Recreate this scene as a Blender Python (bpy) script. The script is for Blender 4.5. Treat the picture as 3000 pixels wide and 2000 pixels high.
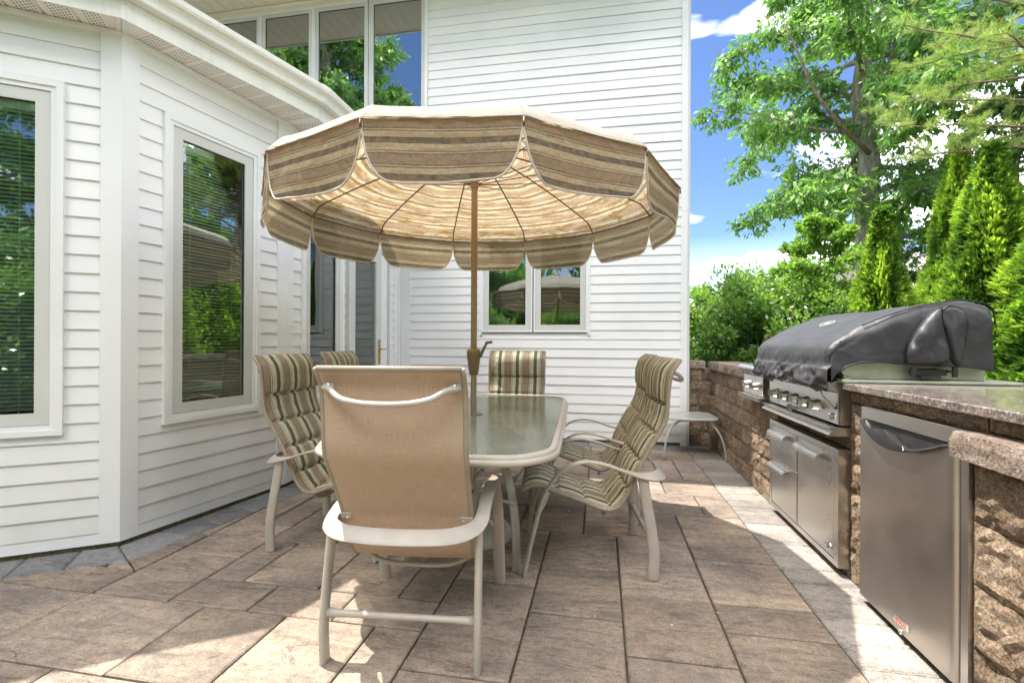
import bpy, bmesh, math, random
import numpy as np
from mathutils import Vector, Matrix, noise

scene = bpy.context.scene
for o in list(bpy.data.objects):
    bpy.data.objects.remove(o)
R = math.radians
PI = math.pi
rnd = random.Random(7)
nrg = np.random.default_rng(11)

# ------------------------------------------------------------------ camera, sky, sun, exposure
cam_data = bpy.data.cameras.new('camera')
cam_data.lens = 17.05
cam_data.sensor_width = 36
cam_data.clip_start = 0.05
cam_data.clip_end = 3000
camera = bpy.data.objects.new('camera', cam_data)
scene.collection.objects.link(camera)
camera.location = (0, 0, 1.15)
camera.rotation_mode = 'XYZ'
camera.matrix_world = Matrix.Translation((0, 0, 1.15)) @ Matrix.Rotation(R(10.4), 4, 'Z') @ Matrix.Rotation(R(90), 4, 'X') @ Matrix.Rotation(R(0.26), 4, 'Z')
scene.camera = camera

TO_SUN = Vector((-0.365, 0.115, 1.0)).normalized()
sun_el = math.asin(TO_SUN.z)
sun_data = bpy.data.lights.new('sun', 'SUN')
sun_data.energy = 2.0
sun_data.angle = R(0.55)
sun_data.color = (1.0, 0.945, 0.86)
sun = bpy.data.objects.new('sun', sun_data)
sun.rotation_euler = TO_SUN.to_track_quat('Z', 'Y').to_euler()
scene.collection.objects.link(sun)

world = bpy.data.worlds.new('World')
scene.world = world
world.use_nodes = True
wt = world.node_tree
wt.nodes.clear()
w_out = wt.nodes.new('ShaderNodeOutputWorld')
w_bg = wt.nodes.new('ShaderNodeBackground')
w_sky = wt.nodes.new('ShaderNodeTexSky')
w_sky.sky_type = 'NISHITA'
w_sky.sun_disc = False
w_sky.sun_elevation = sun_el
w_sky.sun_rotation = math.atan2(TO_SUN.x, TO_SUN.y)
w_sky.air_density = 0.7
w_sky.dust_density = 0.2
w_sky.ozone_density = 3.0
w_bg.inputs['Strength'].default_value = 0.15
# fair-weather clouds, overbright so they add fill to the shade; whiter toward the horizon
w_tc = wt.nodes.new('ShaderNodeTexCoord')
w_sep = wt.nodes.new('ShaderNodeSeparateXYZ')
wt.links.new(w_tc.outputs['Generated'], w_sep.inputs[0])
w_map = wt.nodes.new('ShaderNodeMapping')
w_map.inputs['Scale'].default_value = (1.0, 1.0, 3.2)
w_map.inputs['Location'].default_value = (7.3, 4.2, 0.9)
wt.links.new(w_tc.outputs['Generated'], w_map.inputs[0])
w_no = wt.nodes.new('ShaderNodeTexNoise')
w_no.inputs['Scale'].default_value = 1.9
w_no.inputs['Detail'].default_value = 6
w_no.inputs['Roughness'].default_value = 0.47
wt.links.new(w_map.outputs[0], w_no.inputs['Vector'])
w_r1 = wt.nodes.new('ShaderNodeMapRange')
w_r1.inputs['From Min'].default_value = 0.49
w_r1.inputs['From Max'].default_value = 0.76
w_r1.inputs['To Max'].default_value = 0.9
wt.links.new(w_no.outputs['Fac'], w_r1.inputs['Value'])
w_r2 = wt.nodes.new('ShaderNodeMapRange')
w_r2.inputs['From Min'].default_value = 0.20
w_r2.inputs['From Max'].default_value = 0.0
w_r2.inputs['To Max'].default_value = 0.09
wt.links.new(w_sep.outputs['Z'], w_r2.inputs['Value'])
w_mx = wt.nodes.new('ShaderNodeMath'); w_mx.operation = 'MAXIMUM'
wt.links.new(w_r1.outputs[0], w_mx.inputs[0]); wt.links.new(w_r2.outputs[0], w_mx.inputs[1])
w_mix = wt.nodes.new('ShaderNodeMix'); w_mix.data_type = 'RGBA'
w_gain = wt.nodes.new('ShaderNodeMix'); w_gain.data_type = 'RGBA'; w_gain.blend_type = 'MULTIPLY'
w_gain.inputs['Factor'].default_value = 1.0
w_gain.inputs['B'].default_value = (0.31, 0.335, 0.385, 1)
wt.links.new(w_sky.outputs[0], w_gain.inputs['A'])
wt.links.new(w_mx.outputs[0], w_mix.inputs['Factor'])
wt.links.new(w_gain.outputs['Result'], w_mix.inputs['A'])
w_mix.inputs['B'].default_value = (26, 24.6, 22.8, 1)
wt.links.new(w_mix.outputs['Result'], w_bg.inputs['Color'])
wt.links.new(w_bg.outputs[0], w_out.inputs[0])

scene.render.engine = 'CYCLES'
scene.cycles.max_bounces = 8
scene.cycles.diffuse_bounces = 4
scene.cycles.transparent_max_bounces = 24
scene.view_settings.view_transform = 'Standard'
scene.view_settings.look = 'None'
scene.view_settings.gamma = 1
scene.view_settings.use_curve_mapping = False
scene.view_settings.exposure = 2.34
scene.render.resolution_x = 1024
scene.render.resolution_y = 682

# ------------------------------------------------------------------ materials
def new_mat(name):
    m = bpy.data.materials.new(name); m.use_nodes = True
    nt = m.node_tree; nt.nodes.clear()
    out = nt.nodes.new('ShaderNodeOutputMaterial')
    return m, nt, out

def N(nt, typ, **kw):
    n = nt.nodes.new(typ)
    for k, v in kw.items():
        if k in n.inputs: n.inputs[k].default_value = v
        else: setattr(n, k, v)
    return n

def coord(nt, scale=(1, 1, 1), rot=(0, 0, 0), kind='Object', per_object=0.0):
    tc = nt.nodes.new('ShaderNodeTexCoord')
    mp = nt.nodes.new('ShaderNodeMapping')
    mp.inputs['Scale'].default_value = scale
    mp.inputs['Rotation'].default_value = rot
    nt.links.new(tc.outputs[kind], mp.inputs[0])
    if per_object:
        oi = nt.nodes.new('ShaderNodeObjectInfo')
        mu = nt.nodes.new('ShaderNodeMath'); mu.operation = 'MULTIPLY'; mu.inputs[1].default_value = per_object
        nt.links.new(oi.outputs['Random'], mu.inputs[0])
        cb = nt.nodes.new('ShaderNodeCombineXYZ')
        for i in range(3): nt.links.new(mu.outputs[0], cb.inputs[i])
        nt.links.new(cb.outputs[0], mp.inputs['Location'])
    return mp.outputs[0]

def ramp(nt, fac, stops, interp='LINEAR'):
    r = nt.nodes.new('ShaderNodeValToRGB'); r.color_ramp.interpolation = interp
    e = r.color_ramp.elements
    while len(e) < len(stops): e.new(0.5)
    for i, (p, c) in enumerate(stops):
        e[i].position = p
        e[i].color = (c[0], c[1], c[2], 1) if len(c) == 3 else c
    nt.links.new(fac, r.inputs[0])
    return r.outputs[0]

def noise_fac(nt, vec, scale, detail=4, rough=0.55, dist=0.0):
    n = nt.nodes.new('ShaderNodeTexNoise')
    n.inputs['Scale'].default_value = scale; n.inputs['Detail'].default_value = detail
    n.inputs['Roughness'].default_value = rough; n.inputs['Distortion'].default_value = dist
    nt.links.new(vec, n.inputs['Vector'])
    return n.outputs['Fac']

def mixc(nt, fac, a, b, mode='MIX'):
    m = nt.nodes.new('ShaderNodeMix'); m.data_type = 'RGBA'; m.blend_type = mode
    for key, v in (('Factor', fac), ('A', a), ('B', b)):
        if isinstance(v, bpy.types.NodeSocket): nt.links.new(v, m.inputs[key])
        elif key == 'Factor': m.inputs[key].default_value = v
        else: m.inputs[key].default_value = (v[0], v[1], v[2], 1)
    return m.outputs['Result']

def math_n(nt, op, a, b=None, c=None):
    m = nt.nodes.new('ShaderNodeMath'); m.operation = op
    for i, v in enumerate((a, b, c)):
        if v is None: continue
        if isinstance(v, bpy.types.NodeSocket): nt.links.new(v, m.inputs[i])
        else: m.inputs[i].default_value = v
    return m.outputs[0]

def bump(nt, height, strength, dist=0.01, prev=None):
    b = nt.nodes.new('ShaderNodeBump')
    b.inputs['Strength'].default_value = strength; b.inputs['Distance'].default_value = dist
    nt.links.new(height, b.inputs['Height'])
    if prev is not None: nt.links.new(prev, b.inputs['Normal'])
    return b.outputs[0]

def pbsdf(nt, out, color, rough=0.6, metal=0.0, normal=None, spec=0.5):
    p = nt.nodes.new('ShaderNodeBsdfPrincipled')
    if isinstance(color, bpy.types.NodeSocket): nt.links.new(color, p.inputs['Base Color'])
    else: p.inputs['Base Color'].default_value = (*color, 1)
    if isinstance(rough, bpy.types.NodeSocket): nt.links.new(rough, p.inputs['Roughness'])
    else: p.inputs['Roughness'].default_value = rough
    p.inputs['Metallic'].default_value = metal
    p.inputs['Specular IOR Level'].default_value = spec
    if normal is not None: nt.links.new(normal, p.inputs['Normal'])
    nt.links.new(p.outputs[0], out.inputs[0])
    return p

def simple(name, c1, c2=None, scale=8, rough=0.6, metal=0.0, bs=0.0, bscale=60, stretch=(1, 1, 1), spec=0.5, obj_rand=0.0, bdist=0.002):
    m, nt, out = new_mat(name)
    v = coord(nt, stretch, per_object=obj_rand)
    c = c1
    if c2 is not None:
        f = noise_fac(nt, v, scale, 5)
        c = ramp(nt, f, [(0.3, c1), (0.7, c2)])
    nm = None
    if bs:
        nm = bump(nt, noise_fac(nt, v, bscale, 4), bs, bdist)
    pbsdf(nt, out, c, rough, metal, nm, spec)
    return m

M = {}
def siding_material():
    m, nt, out = new_mat('white_vinyl')
    v = coord(nt, (1, 1, 1), kind='Object', per_object=40)
    geo = nt.nodes.new('ShaderNodeNewGeometry')
    big = noise_fac(nt, geo.outputs['Position'], 1.3, 4)
    c = ramp(nt, big, [(0.25, (0.72, 0.73, 0.735)), (0.6, (0.80, 0.805, 0.80))])
    mp = nt.nodes.new('ShaderNodeMapping'); mp.inputs['Scale'].default_value = (0.7, 0.7, 14)
    nt.links.new(geo.outputs['Position'], mp.inputs[0])
    g = noise_fac(nt, mp.outputs[0], 14, 6, 0.6)
    c = mixc(nt, math_n(nt, 'MULTIPLY', g, 0.06), c, (0.62, 0.62, 0.60))
    spz = nt.nodes.new('ShaderNodeSeparateXYZ'); nt.links.new(geo.outputs['Position'], spz.inputs[0])
    low = nt.nodes.new('ShaderNodeMapRange'); low.inputs['From Min'].default_value = 0.55; low.inputs['From Max'].default_value = 0.05; nt.links.new(spz.outputs['Z'], low.inputs[0])
    sdirt = math_n(nt, 'MULTIPLY', low.outputs[0], noise_fac(nt, geo.outputs['Position'], 9, 6, 0.7))
    c = mixc(nt, math_n(nt, 'MULTIPLY', sdirt, 0.55), c, (0.42, 0.40, 0.33))
    dirt = noise_fac(nt, geo.outputs['Position'], 6, 8, 0.7)
    dm = ramp(nt, dirt, [(0.66, (0, 0, 0)), (0.78, (1, 1, 1))])
    c = mixc(nt, math_n(nt, 'MULTIPLY', dm, 0.25), c, (0.5, 0.48, 0.43))
    nm = bump(nt, g, 0.04, 0.001)
    pbsdf(nt, out, c, 0.42, 0, nm)
    return m
M['siding'] = siding_material()
M['trim'] = simple('white_trim', (0.75, 0.76, 0.765), (0.80, 0.805, 0.80), 2.5, 0.4, bs=0.03)
M['sash'] = simple('window_sash_paint', (0.56, 0.57, 0.54), (0.60, 0.61, 0.58), 3, 0.45)
M['gasket'] = simple('dark_gasket', (0.05, 0.05, 0.05), None, rough=0.7)
M['cream'] = simple('bounce_warmed_aluminium', (0.74, 0.68, 0.58), (0.79, 0.73, 0.64), 2, 0.5, bs=0.04)  # cream tint carries the warm bounce light under the main eaves
def gutter_material():
    m, nt, out = new_mat('gutter_aluminium')
    v = coord(nt, (1, 1, 1)); st = coord(nt, (14, 14, 1.2))
    c = ramp(nt, noise_fac(nt, v, 3, 5), [(0.3, (0.66, 0.67, 0.62)), (0.7, (0.78, 0.78, 0.73))])
    s = ramp(nt, noise_fac(nt, st, 3, 5, 0.7), [(0.5, (0, 0, 0)), (0.75, (1, 1, 1))])
    c = mixc(nt, math_n(nt, 'MULTIPLY', s, 0.35), c, (0.48, 0.47, 0.38))
    pbsdf(nt, out, c, 0.38, 0, bump(nt, noise_fac(nt, v, 5, 3), 0.06, 0.01))
    return m
M['gutter'] = gutter_material()
def vented():
    m, nt, out = new_mat('vented_soffit')
    tc = nt.nodes.new('ShaderNodeTexCoord')
    sp = nt.nodes.new('ShaderNodeSeparateXYZ'); nt.links.new(tc.outputs['Object'], sp.inputs[0])
    # x along wall (0..1 scaled), y across: punched slots on a lattice
    fx = math_n(nt, 'FRACT', math_n(nt, 'MULTIPLY', sp.outputs['X'], 62.0))
    row = math_n(nt, 'FLOOR', math_n(nt, 'MULTIPLY', sp.outputs['X'], 62.0))
    off = math_n(nt, 'MULTIPLY', row, 0.5)
    fy = math_n(nt, 'FRACT', math_n(nt, 'ADD', math_n(nt, 'MULTIPLY', sp.outputs['Y'], 44.0), off))
    a = math_n(nt, 'COMPARE', fx, 0.5, 0.18)
    b = math_n(nt, 'COMPARE', fy, 0.5, 0.27)
    hole = math_n(nt, 'MULTIPLY', a, b)
    inside = math_n(nt, 'MULTIPLY', math_n(nt, 'GREATER_THAN', sp.outputs['X'], 0.012), math_n(nt, 'LESS_THAN', sp.outputs['X'], 0.110))
    hole = math_n(nt, 'MULTIPLY', hole, inside)
    c = mixc(nt, hole, (0.80, 0.77, 0.72), (0.10, 0.085, 0.075))
    pbsdf(nt, out, c, 0.5)
    return m
M['vented'] = vented()

def glass_mat(name, tint, fac, rough=0.0, wav=0.0):
    m, nt, out = new_mat(name)
    t = nt.nodes.new('ShaderNodeBsdfTransparent'); t.inputs[0].default_value = (*tint, 1)
    g = nt.nodes.new('ShaderNodeBsdfGlossy'); g.inputs['Roughness'].default_value = rough
    g.inputs['Color'].default_value = (0.86, 0.92, 0.90, 1)
    if wav:
        v = coord(nt, (1, 1, 1))
        nm = bump(nt, noise_fac(nt, v, 2.4, 2), wav, 0.02)
        nt.links.new(nm, g.inputs['Normal'])
    fr = nt.nodes.new('ShaderNodeFresnel'); fr.inputs[0].default_value = 1.5
    f = math_n(nt, 'ADD', fr.outputs[0], fac)
    f = math_n(nt, 'MINIMUM', f, 1.0)
    mx = nt.nodes.new('ShaderNodeMixShader')
    nt.links.new(f, mx.inputs[0]); nt.links.new(t.outputs[0], mx.inputs[1]); nt.links.new(g.outputs[0], mx.inputs[2])
    nt.links.new(mx.outputs[0], out.inputs[0])
    return m
M['glass'] = glass_mat('window_glass', (0.92, 0.97, 0.94), 0.13, wav=0.05)
M['glass_up'] = glass_mat('upper_window_glass', (0.42, 0.48, 0.50), 0.42, wav=0.05)
M['blind'] = simple('blind_slat', (0.78, 0.80, 0.76), None, rough=0.5)
M['vane'] = simple('vertical_blind', (0.45, 0.47, 0.48), None, rough=0.6)
M['dark_backing'] = simple('painted_dark_backing', (0.035, 0.04, 0.04), (0.06, 0.06, 0.055), 2, 0.9)  # near-black sheet behind the panes stands in for the unlit indoors
M['brass'] = simple('brass', (0.62, 0.44, 0.16), (0.45, 0.30, 0.10), 30, 0.32, 1.0)

def paver_material(name, cols, streak=True, grain=0.5, bdist=0.010):
    m, nt, out = new_mat(name)
    v = coord(nt, (1, 1, 1), per_object=37.0)
    oi = nt.nodes.new('ShaderNodeObjectInfo')
    vs = coord(nt, (1.0, 3.2, 1), per_object=53.0)
    base = ramp(nt, noise_fac(nt, v, 1.9, 5, 0.6, 0.4), [(0.30, cols[0]), (0.50, cols[1]), (0.68, cols[2])])
    st = noise_fac(nt, vs, 3.2, 7, 0.66, 1.6)
    sm = ramp(nt, st, [(0.47, (0, 0, 0)), (0.66, (1, 1, 1))])
    base = mixc(nt, math_n(nt, 'MULTIPLY', sm, 0.60), base, cols[3])
    tone = nt.nodes.new('ShaderNodeMapRange')
    tone.inputs['To Min'].default_value = 0.80; tone.inputs['To Max'].default_value = 1.18
    nt.links.new(oi.outputs['Random'], tone.inputs[0])
    hs = nt.nodes.new('ShaderNodeHueSaturation'); nt.links.new(tone.outputs[0], hs.inputs['Value'])
    nt.links.new(base, hs.inputs['Color'])
    fine = noise_fac(nt, v, 170, 3, 0.7)
    sp = ramp(nt, fine, [(0.33, (0.55, 0.55, 0.55)), (0.5, (1, 1, 1)), (0.68, (1.32, 1.32, 1.32))])
    mid_ = noise_fac(nt, v, 34, 5, 0.7)
    c = mixc(nt, 0.75, hs.outputs[0], sp, 'MULTIPLY')
    c = mixc(nt, 0.8, c, ramp(nt, mid_, [(0.32, (0.70, 0.68, 0.67)), (0.5, (1, 1, 1)), (0.68, (1.25, 1.23, 1.2))]), 'MULTIPLY')
    h1 = noise_fac(nt, vs, 2.6, 8, 0.62, 1.2)
    ck = math_n(nt, 'ABSOLUTE', math_n(nt, 'SUBTRACT', noise_fac(nt, vs, 1.7, 7, 0.6, 0.9), 0.5))
    ckm = math_n(nt, 'MULTIPLY', math_n(nt, 'LESS_THAN', ck, 0.0045), math_n(nt, 'GREATER_THAN', noise_fac(nt, v, 5.0, 2), 0.52))
    c = mixc(nt, math_n(nt, 'MULTIPLY', ckm, 0.55), c, (0.06, 0.05, 0.045))
    # cleft ridges
    cl = ramp(nt, h1, [(0.36, (0, 0, 0)), (0.44, (0.55, 0.55, 0.55)), (0.47, (0.62, 0.62, 0.62)), (0.60, (1, 1, 1))])
    n1 = bump(nt, cl, 0.8, bdist)
    n2 = bump(nt, noise_fac(nt, v, 90, 4, 0.7), grain, 0.0025, n1)
    pbsdf(nt, out, c, 0.78, 0, n2, 0.3)
    return m
M['paver'] = paver_material('tan_paver', [(0.180, 0.150, 0.128), (0.290, 0.232, 0.182), (0.370, 0.298, 0.228), (0.135, 0.116, 0.108)])
M['paver_grey'] = paver_material('grey_border_paver', [(0.165, 0.170, 0.180), (0.215, 0.215, 0.217), (0.255, 0.250, 0.243), (0.145, 0.148, 0.155)])
M['paver_pale'] = paver_material('pale_border_paver', [(0.225, 0.208, 0.192), (0.285, 0.258, 0.232), (0.330, 0.305, 0.275), (0.165, 0.155, 0.147)])
M['joint'] = simple('joint_sand', (0.045, 0.035, 0.022), (0.10, 0.085, 0.055), 25, 0.95, bs=0.5, bscale=150)

def stone_material(name, cols, bstr=1.0):
    m, nt, out = new_mat(name)
    v = coord(nt, (1, 1, 1), per_object=23.0)
    oi = nt.nodes.new('ShaderNodeObjectInfo')
    base = ramp(nt, noise_fac(nt, v, 7, 5, 0.6, 0.3), [(0.28, cols[0]), (0.5, cols[1]), (0.72, cols[2])])
    fine = noise_fac(nt, v, 75, 5, 0.75)
    c = mixc(nt, 0.8, base, ramp(nt, fine, [(0.36, (0.40, 0.36, 0.33)), (0.5, (1, 1, 1)), (0.62, (1.6, 1.58, 1.52))]), 'MULTIPLY')
    tone = nt.nodes.new('ShaderNodeMapRange')
    tone.inputs['To Min'].default_value = 0.72; tone.inputs['To Max'].default_value = 1.2
    nt.links.new(oi.outputs['Random'], tone.inputs[0])
    hs = nt.nodes.new('ShaderNodeHueSaturation'); nt.links.new(tone.outputs[0], hs.inputs['Value'])
    nt.links.new(c, hs.inputs['Color'])
    n1 = bump(nt, noise_fac(nt, v, 20, 7, 0.75), bstr, 0.045)
    vo = nt.nodes.new('ShaderNodeTexVoronoi'); vo.inputs['Scale'].default_value = 85; vo.distance = 'CHEBYCHEV'; nt.links.new(v, vo.inputs['Vector'])
    n1 = bump(nt, vo.outputs['Distance'], 0.9 * bstr, 0.012, n1)
    n2 = bump(nt, noise_fac(nt, v, 110, 4, 0.7), 0.9 * bstr, 0.008, n1)
    pbsdf(nt, out, hs.outputs[0], 0.85, 0, n2, 0.25)
    return m
M['stone'] = stone_material('split_face_stone', [(0.20, 0.140, 0.095), (0.34, 0.250, 0.175), (0.46, 0.37, 0.28)])
M['capstone'] = stone_material('cap_stone', [(0.22, 0.165, 0.13), (0.33, 0.255, 0.205), (0.43, 0.355, 0.295)], 0.8)

def granite():
    m, nt, out = new_mat('brown_granite')
    v = coord(nt, (1, 1, 1))
    vo = nt.nodes.new('ShaderNodeTexVoronoi'); vo.inputs['Scale'].default_value = 120
    nt.links.new(v, vo.inputs['Vector'])
    sepc = nt.nodes.new('ShaderNodeSeparateColor'); nt.links.new(vo.outputs['Color'], sepc.inputs[0])
    c = ramp(nt, sepc.outputs[0], [(0.0, (0.035, 0.03, 0.032)), (0.35, (0.10, 0.085, 0.085)), (0.6, (0.22, 0.15, 0.115)), (0.85, (0.34, 0.29, 0.26)), (1.0, (0.42, 0.42, 0.44))])
    c = mixc(nt, 0.5, c, ramp(nt, noise_fac(nt, v, 30, 4), [(0.35, (0.06, 0.055, 0.05)), (0.65, (0.24, 0.20, 0.165))]))
    pbsdf(nt, out, c, 0.12)
    return m
M['granite'] = granite()

def steel(name, col=(0.60, 0.59, 0.57), rough=0.30, axis=(1, 1, 60), dirt=0.25, spots=True):
    m, nt, out = new_mat(name)
    v = coord(nt, axis)
    v1 = coord(nt, (1, 1, 1))
    g = noise_fac(nt, v, 6, 5, 0.6)
    sm = noise_fac(nt, v1, 3.2, 4, 0.6)
    c = ramp(nt, sm, [(0.3, tuple(x * 0.88 for x in col)), (0.7, col)])
    if spots:
        sp = ramp(nt, noise_fac(nt, v1, 130, 2, 0.5), [(0.72, (0, 0, 0)), (0.76, (1, 1, 1))])
        c = mixc(nt, math_n(nt, 'MULTIPLY', sp, 0.6), c, (0.80, 0.78, 0.72))
    r = nt.nodes.new('ShaderNodeMapRange'); r.inputs['From Min'].default_value = 0.2; r.inputs['From Max'].default_value = 0.8; r.inputs['To Min'].default_value = rough - 0.08; r.inputs['To Max'].default_value = rough + 0.14
    nt.links.new(sm, r.inputs[0])
    nm = bump(nt, g, 0.10, 0.002)
    n2 = bump(nt, noise_fac(nt, v1, 2.0, 2), 0.10, 0.03, nm)
    p = pbsdf(nt, out, c, r.outputs[0], 1.0, n2)
    return m
M['steel'] = steel('brushed_steel', spots=False)
M['steel_door'] = steel('fridge_door_steel', (0.52, 0.485, 0.45), 0.34, axis=(60, 60, 1))
M['chrome'] = simple('chrome', (0.8, 0.8, 0.8), None, rough=0.1, metal=1.0)
M['pan'] = simple('weathered_steel', (0.42, 0.44, 0.36), (0.58, 0.58, 0.50), 9, 0.5, 0.5, bs=0.05)
M['blackplastic'] = simple('black_plastic', (0.025, 0.025, 0.027), (0.04, 0.04, 0.042), 30, 0.4)
M['greyplastic'] = simple('grey_plastic', (0.13, 0.135, 0.14), (0.17, 0.17, 0.18), 20, 0.35)
def cover_mat():
    m, nt, out = new_mat('black_vinyl_cover')
    v = coord(nt, (1, 1, 1))
    c = ramp(nt, noise_fac(nt, v, 5, 5, 0.6), [(0.3, (0.024, 0.025, 0.028)), (0.7, (0.042, 0.043, 0.049))])
    sp = ramp(nt, noise_fac(nt, v, 160, 2), [(0.73, (0, 0, 0)), (0.77, (1, 1, 1))])
    c = mixc(nt, math_n(nt, 'MULTIPLY', sp, 0.5), c, (0.3, 0.3, 0.3))
    n1 = bump(nt, noise_fac(nt, coord(nt, (2.2, 2.2, 2.2)), 3.0, 2, 0.5, 1.2), 0.30, 0.035)
    n2 = bump(nt, noise_fac(nt, v, 260, 2), 0.25, 0.001, n1)
    pbsdf(nt, out, c, 0.52, 0, n2, 0.55)
    return m
M['cover'] = cover_mat()
M['piping'] = simple('black_piping', (0.01, 0.01, 0.012), None, rough=0.5)

M['frame'] = simple('tan_powder_coat', (0.375, 0.335, 0.290), (0.435, 0.395, 0.345), 12, 0.42, bs=0.05, bscale=300)
M['frame_dark'] = simple('brown_piping_edge', (0.26, 0.215, 0.165), (0.32, 0.265, 0.205), 20, 0.6)
M['pole'] = simple('bronze_pole', (0.36, 0.235, 0.15), (0.42, 0.28, 0.185), 5, 0.35, 0.35, stretch=(1, 1, 0.3))
M['bronze'] = simple('bronze_plastic', (0.19, 0.125, 0.055), (0.24, 0.16, 0.075), 10, 0.42)
M['rib'] = simple('rib_brown', (0.16, 0.085, 0.045), None, rough=0.5)
M['cord'] = simple('dark_cord', (0.09, 0.08, 0.07), None, rough=0.8)
def sling_mat():
    m, nt, out = new_mat('tan_sling_mesh')
    tc = nt.nodes.new('ShaderNodeTexCoord')
    sp = nt.nodes.new('ShaderNodeSeparateXYZ'); nt.links.new(tc.outputs['UV'], sp.inputs[0])
    a = math_n(nt, 'SINE', math_n(nt, 'MULTIPLY', sp.outputs['X'], 2 * PI / 0.0034))
    b = math_n(nt, 'SINE', math_n(nt, 'MULTIPLY', sp.outputs['Y'], 2 * PI / 0.0042))
    w = math_n(nt, 'MULTIPLY', a, b)
    mp = nt.nodes.new('ShaderNodeMapping'); mp.inputs['Scale'].default_value = (3, 90, 1)
    nt.links.new(tc.outputs['UV'], mp.inputs[0])
    mp2 = nt.nodes.new('ShaderNodeMapping'); mp2.inputs['Scale'].default_value = (90, 3, 1)
    nt.links.new(tc.outputs['UV'], mp2.inputs[0])
    th = math_n(nt, 'ADD', noise_fac(nt, mp.outputs[0], 6, 3), noise_fac(nt, mp2.outputs[0], 6, 3))
    c = ramp(nt, math_n(nt, 'MULTIPLY', th, 0.5), [(0.35, (0.50, 0.355, 0.26)), (0.62, (0.70, 0.515, 0.385))])
    c = mixc(nt, math_n(nt, 'MULTIPLY', math_n(nt, 'ABSOLUTE', w), 0.28), c, (0.26, 0.19, 0.13))
    hem = math_n(nt, 'GREATER_THAN', math_n(nt, 'ABSOLUTE', sp.outputs['X']), 0.205)
    c = mixc(nt, math_n(nt, 'MULTIPLY', hem, 0.55), c, (0.56, 0.44, 0.33))
    d = nt.nodes.new('ShaderNodeBsdfPrincipled'); nt.links.new(c, d.inputs['Base Color'])
    d.inputs['Roughness'].default_value = 0.6; d.inputs['Specular IOR Level'].default_value = 0.3
    nt.links.new(bump(nt, w, 0.3, 0.001), d.inputs['Normal'])
    tl = nt.nodes.new('ShaderNodeBsdfTranslucent'); nt.links.new(c, tl.inputs[0])
    mx = nt.nodes.new('ShaderNodeMixShader'); mx.inputs[0].default_value = 0.25
    nt.links.new(d.outputs[0], mx.inputs[1]); nt.links.new(tl.outputs[0], mx.inputs[2])
    nt.links.new(mx.outputs[0], out.inputs[0])
    return m
M['sling'] = sling_mat()

def stripe_stops(cream, taupe, dark, blue):
    return [(0.0, dark), (0.030, taupe), (0.30, dark), (0.33, cream), (0.37, dark), (0.40, cream),
            (0.56, blue), (0.60, dark), (0.70, blue), (0.735, cream), (0.93, dark), (0.955, cream)]

def stripes(nt, axis_sock, cream, taupe, dark, blue, period, wob=0.004):
    tc = nt.nodes.new('ShaderNodeTexCoord')
    n = noise_fac(nt, tc.outputs['UV'], 30, 3)
    x = math_n(nt, 'ADD', axis_sock, math_n(nt, 'MULTIPLY', math_n(nt, 'SUBTRACT', n, 0.5), wob))
    fr = math_n(nt, 'FRACT', math_n(nt, 'DIVIDE', x, period))
    c = ramp(nt, fr, stripe_stops(cream, taupe, dark, blue), 'CONSTANT')
    # woven jacquard mottling
    mot = noise_fac(nt, tc.outputs['UV'], 85, 5, 0.75)
    c = mixc(nt, 0.8, c, ramp(nt, mot, [(0.3, (0.62, 0.60, 0.55)), (0.5, (1, 1, 1)), (0.7, (1.22, 1.2, 1.12))]), 'MULTIPLY')
    return c, tc, mot

def cushion_mat():
    m, nt, out = new_mat('striped_cushion_fabric')
    tc0 = nt.nodes.new('ShaderNodeTexCoord')
    sp = nt.nodes.new('ShaderNodeSeparateXYZ'); nt.links.new(tc0.outputs['UV'], sp.inputs[0])
    c, tc, mot = stripes(nt, math_n(nt, 'ADD', sp.outputs['X'], 1.535), (0.47, 0.445, 0.32), (0.265, 0.215, 0.165), (0.11, 0.10, 0.085), (0.07, 0.09, 0.10), 0.158)
    fine = noise_fac(nt, tc.outputs['UV'], 420, 2)
    n1 = bump(nt, fine, 0.35, 0.001)
    n2 = bump(nt, noise_fac(nt, tc.outputs['UV'], 26, 3), 0.5, 0.008, n1)
    pbsdf(nt, out, c, 0.85, 0, n2, 0.2)
    return m
M['cushion'] = cushion_mat()

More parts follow.
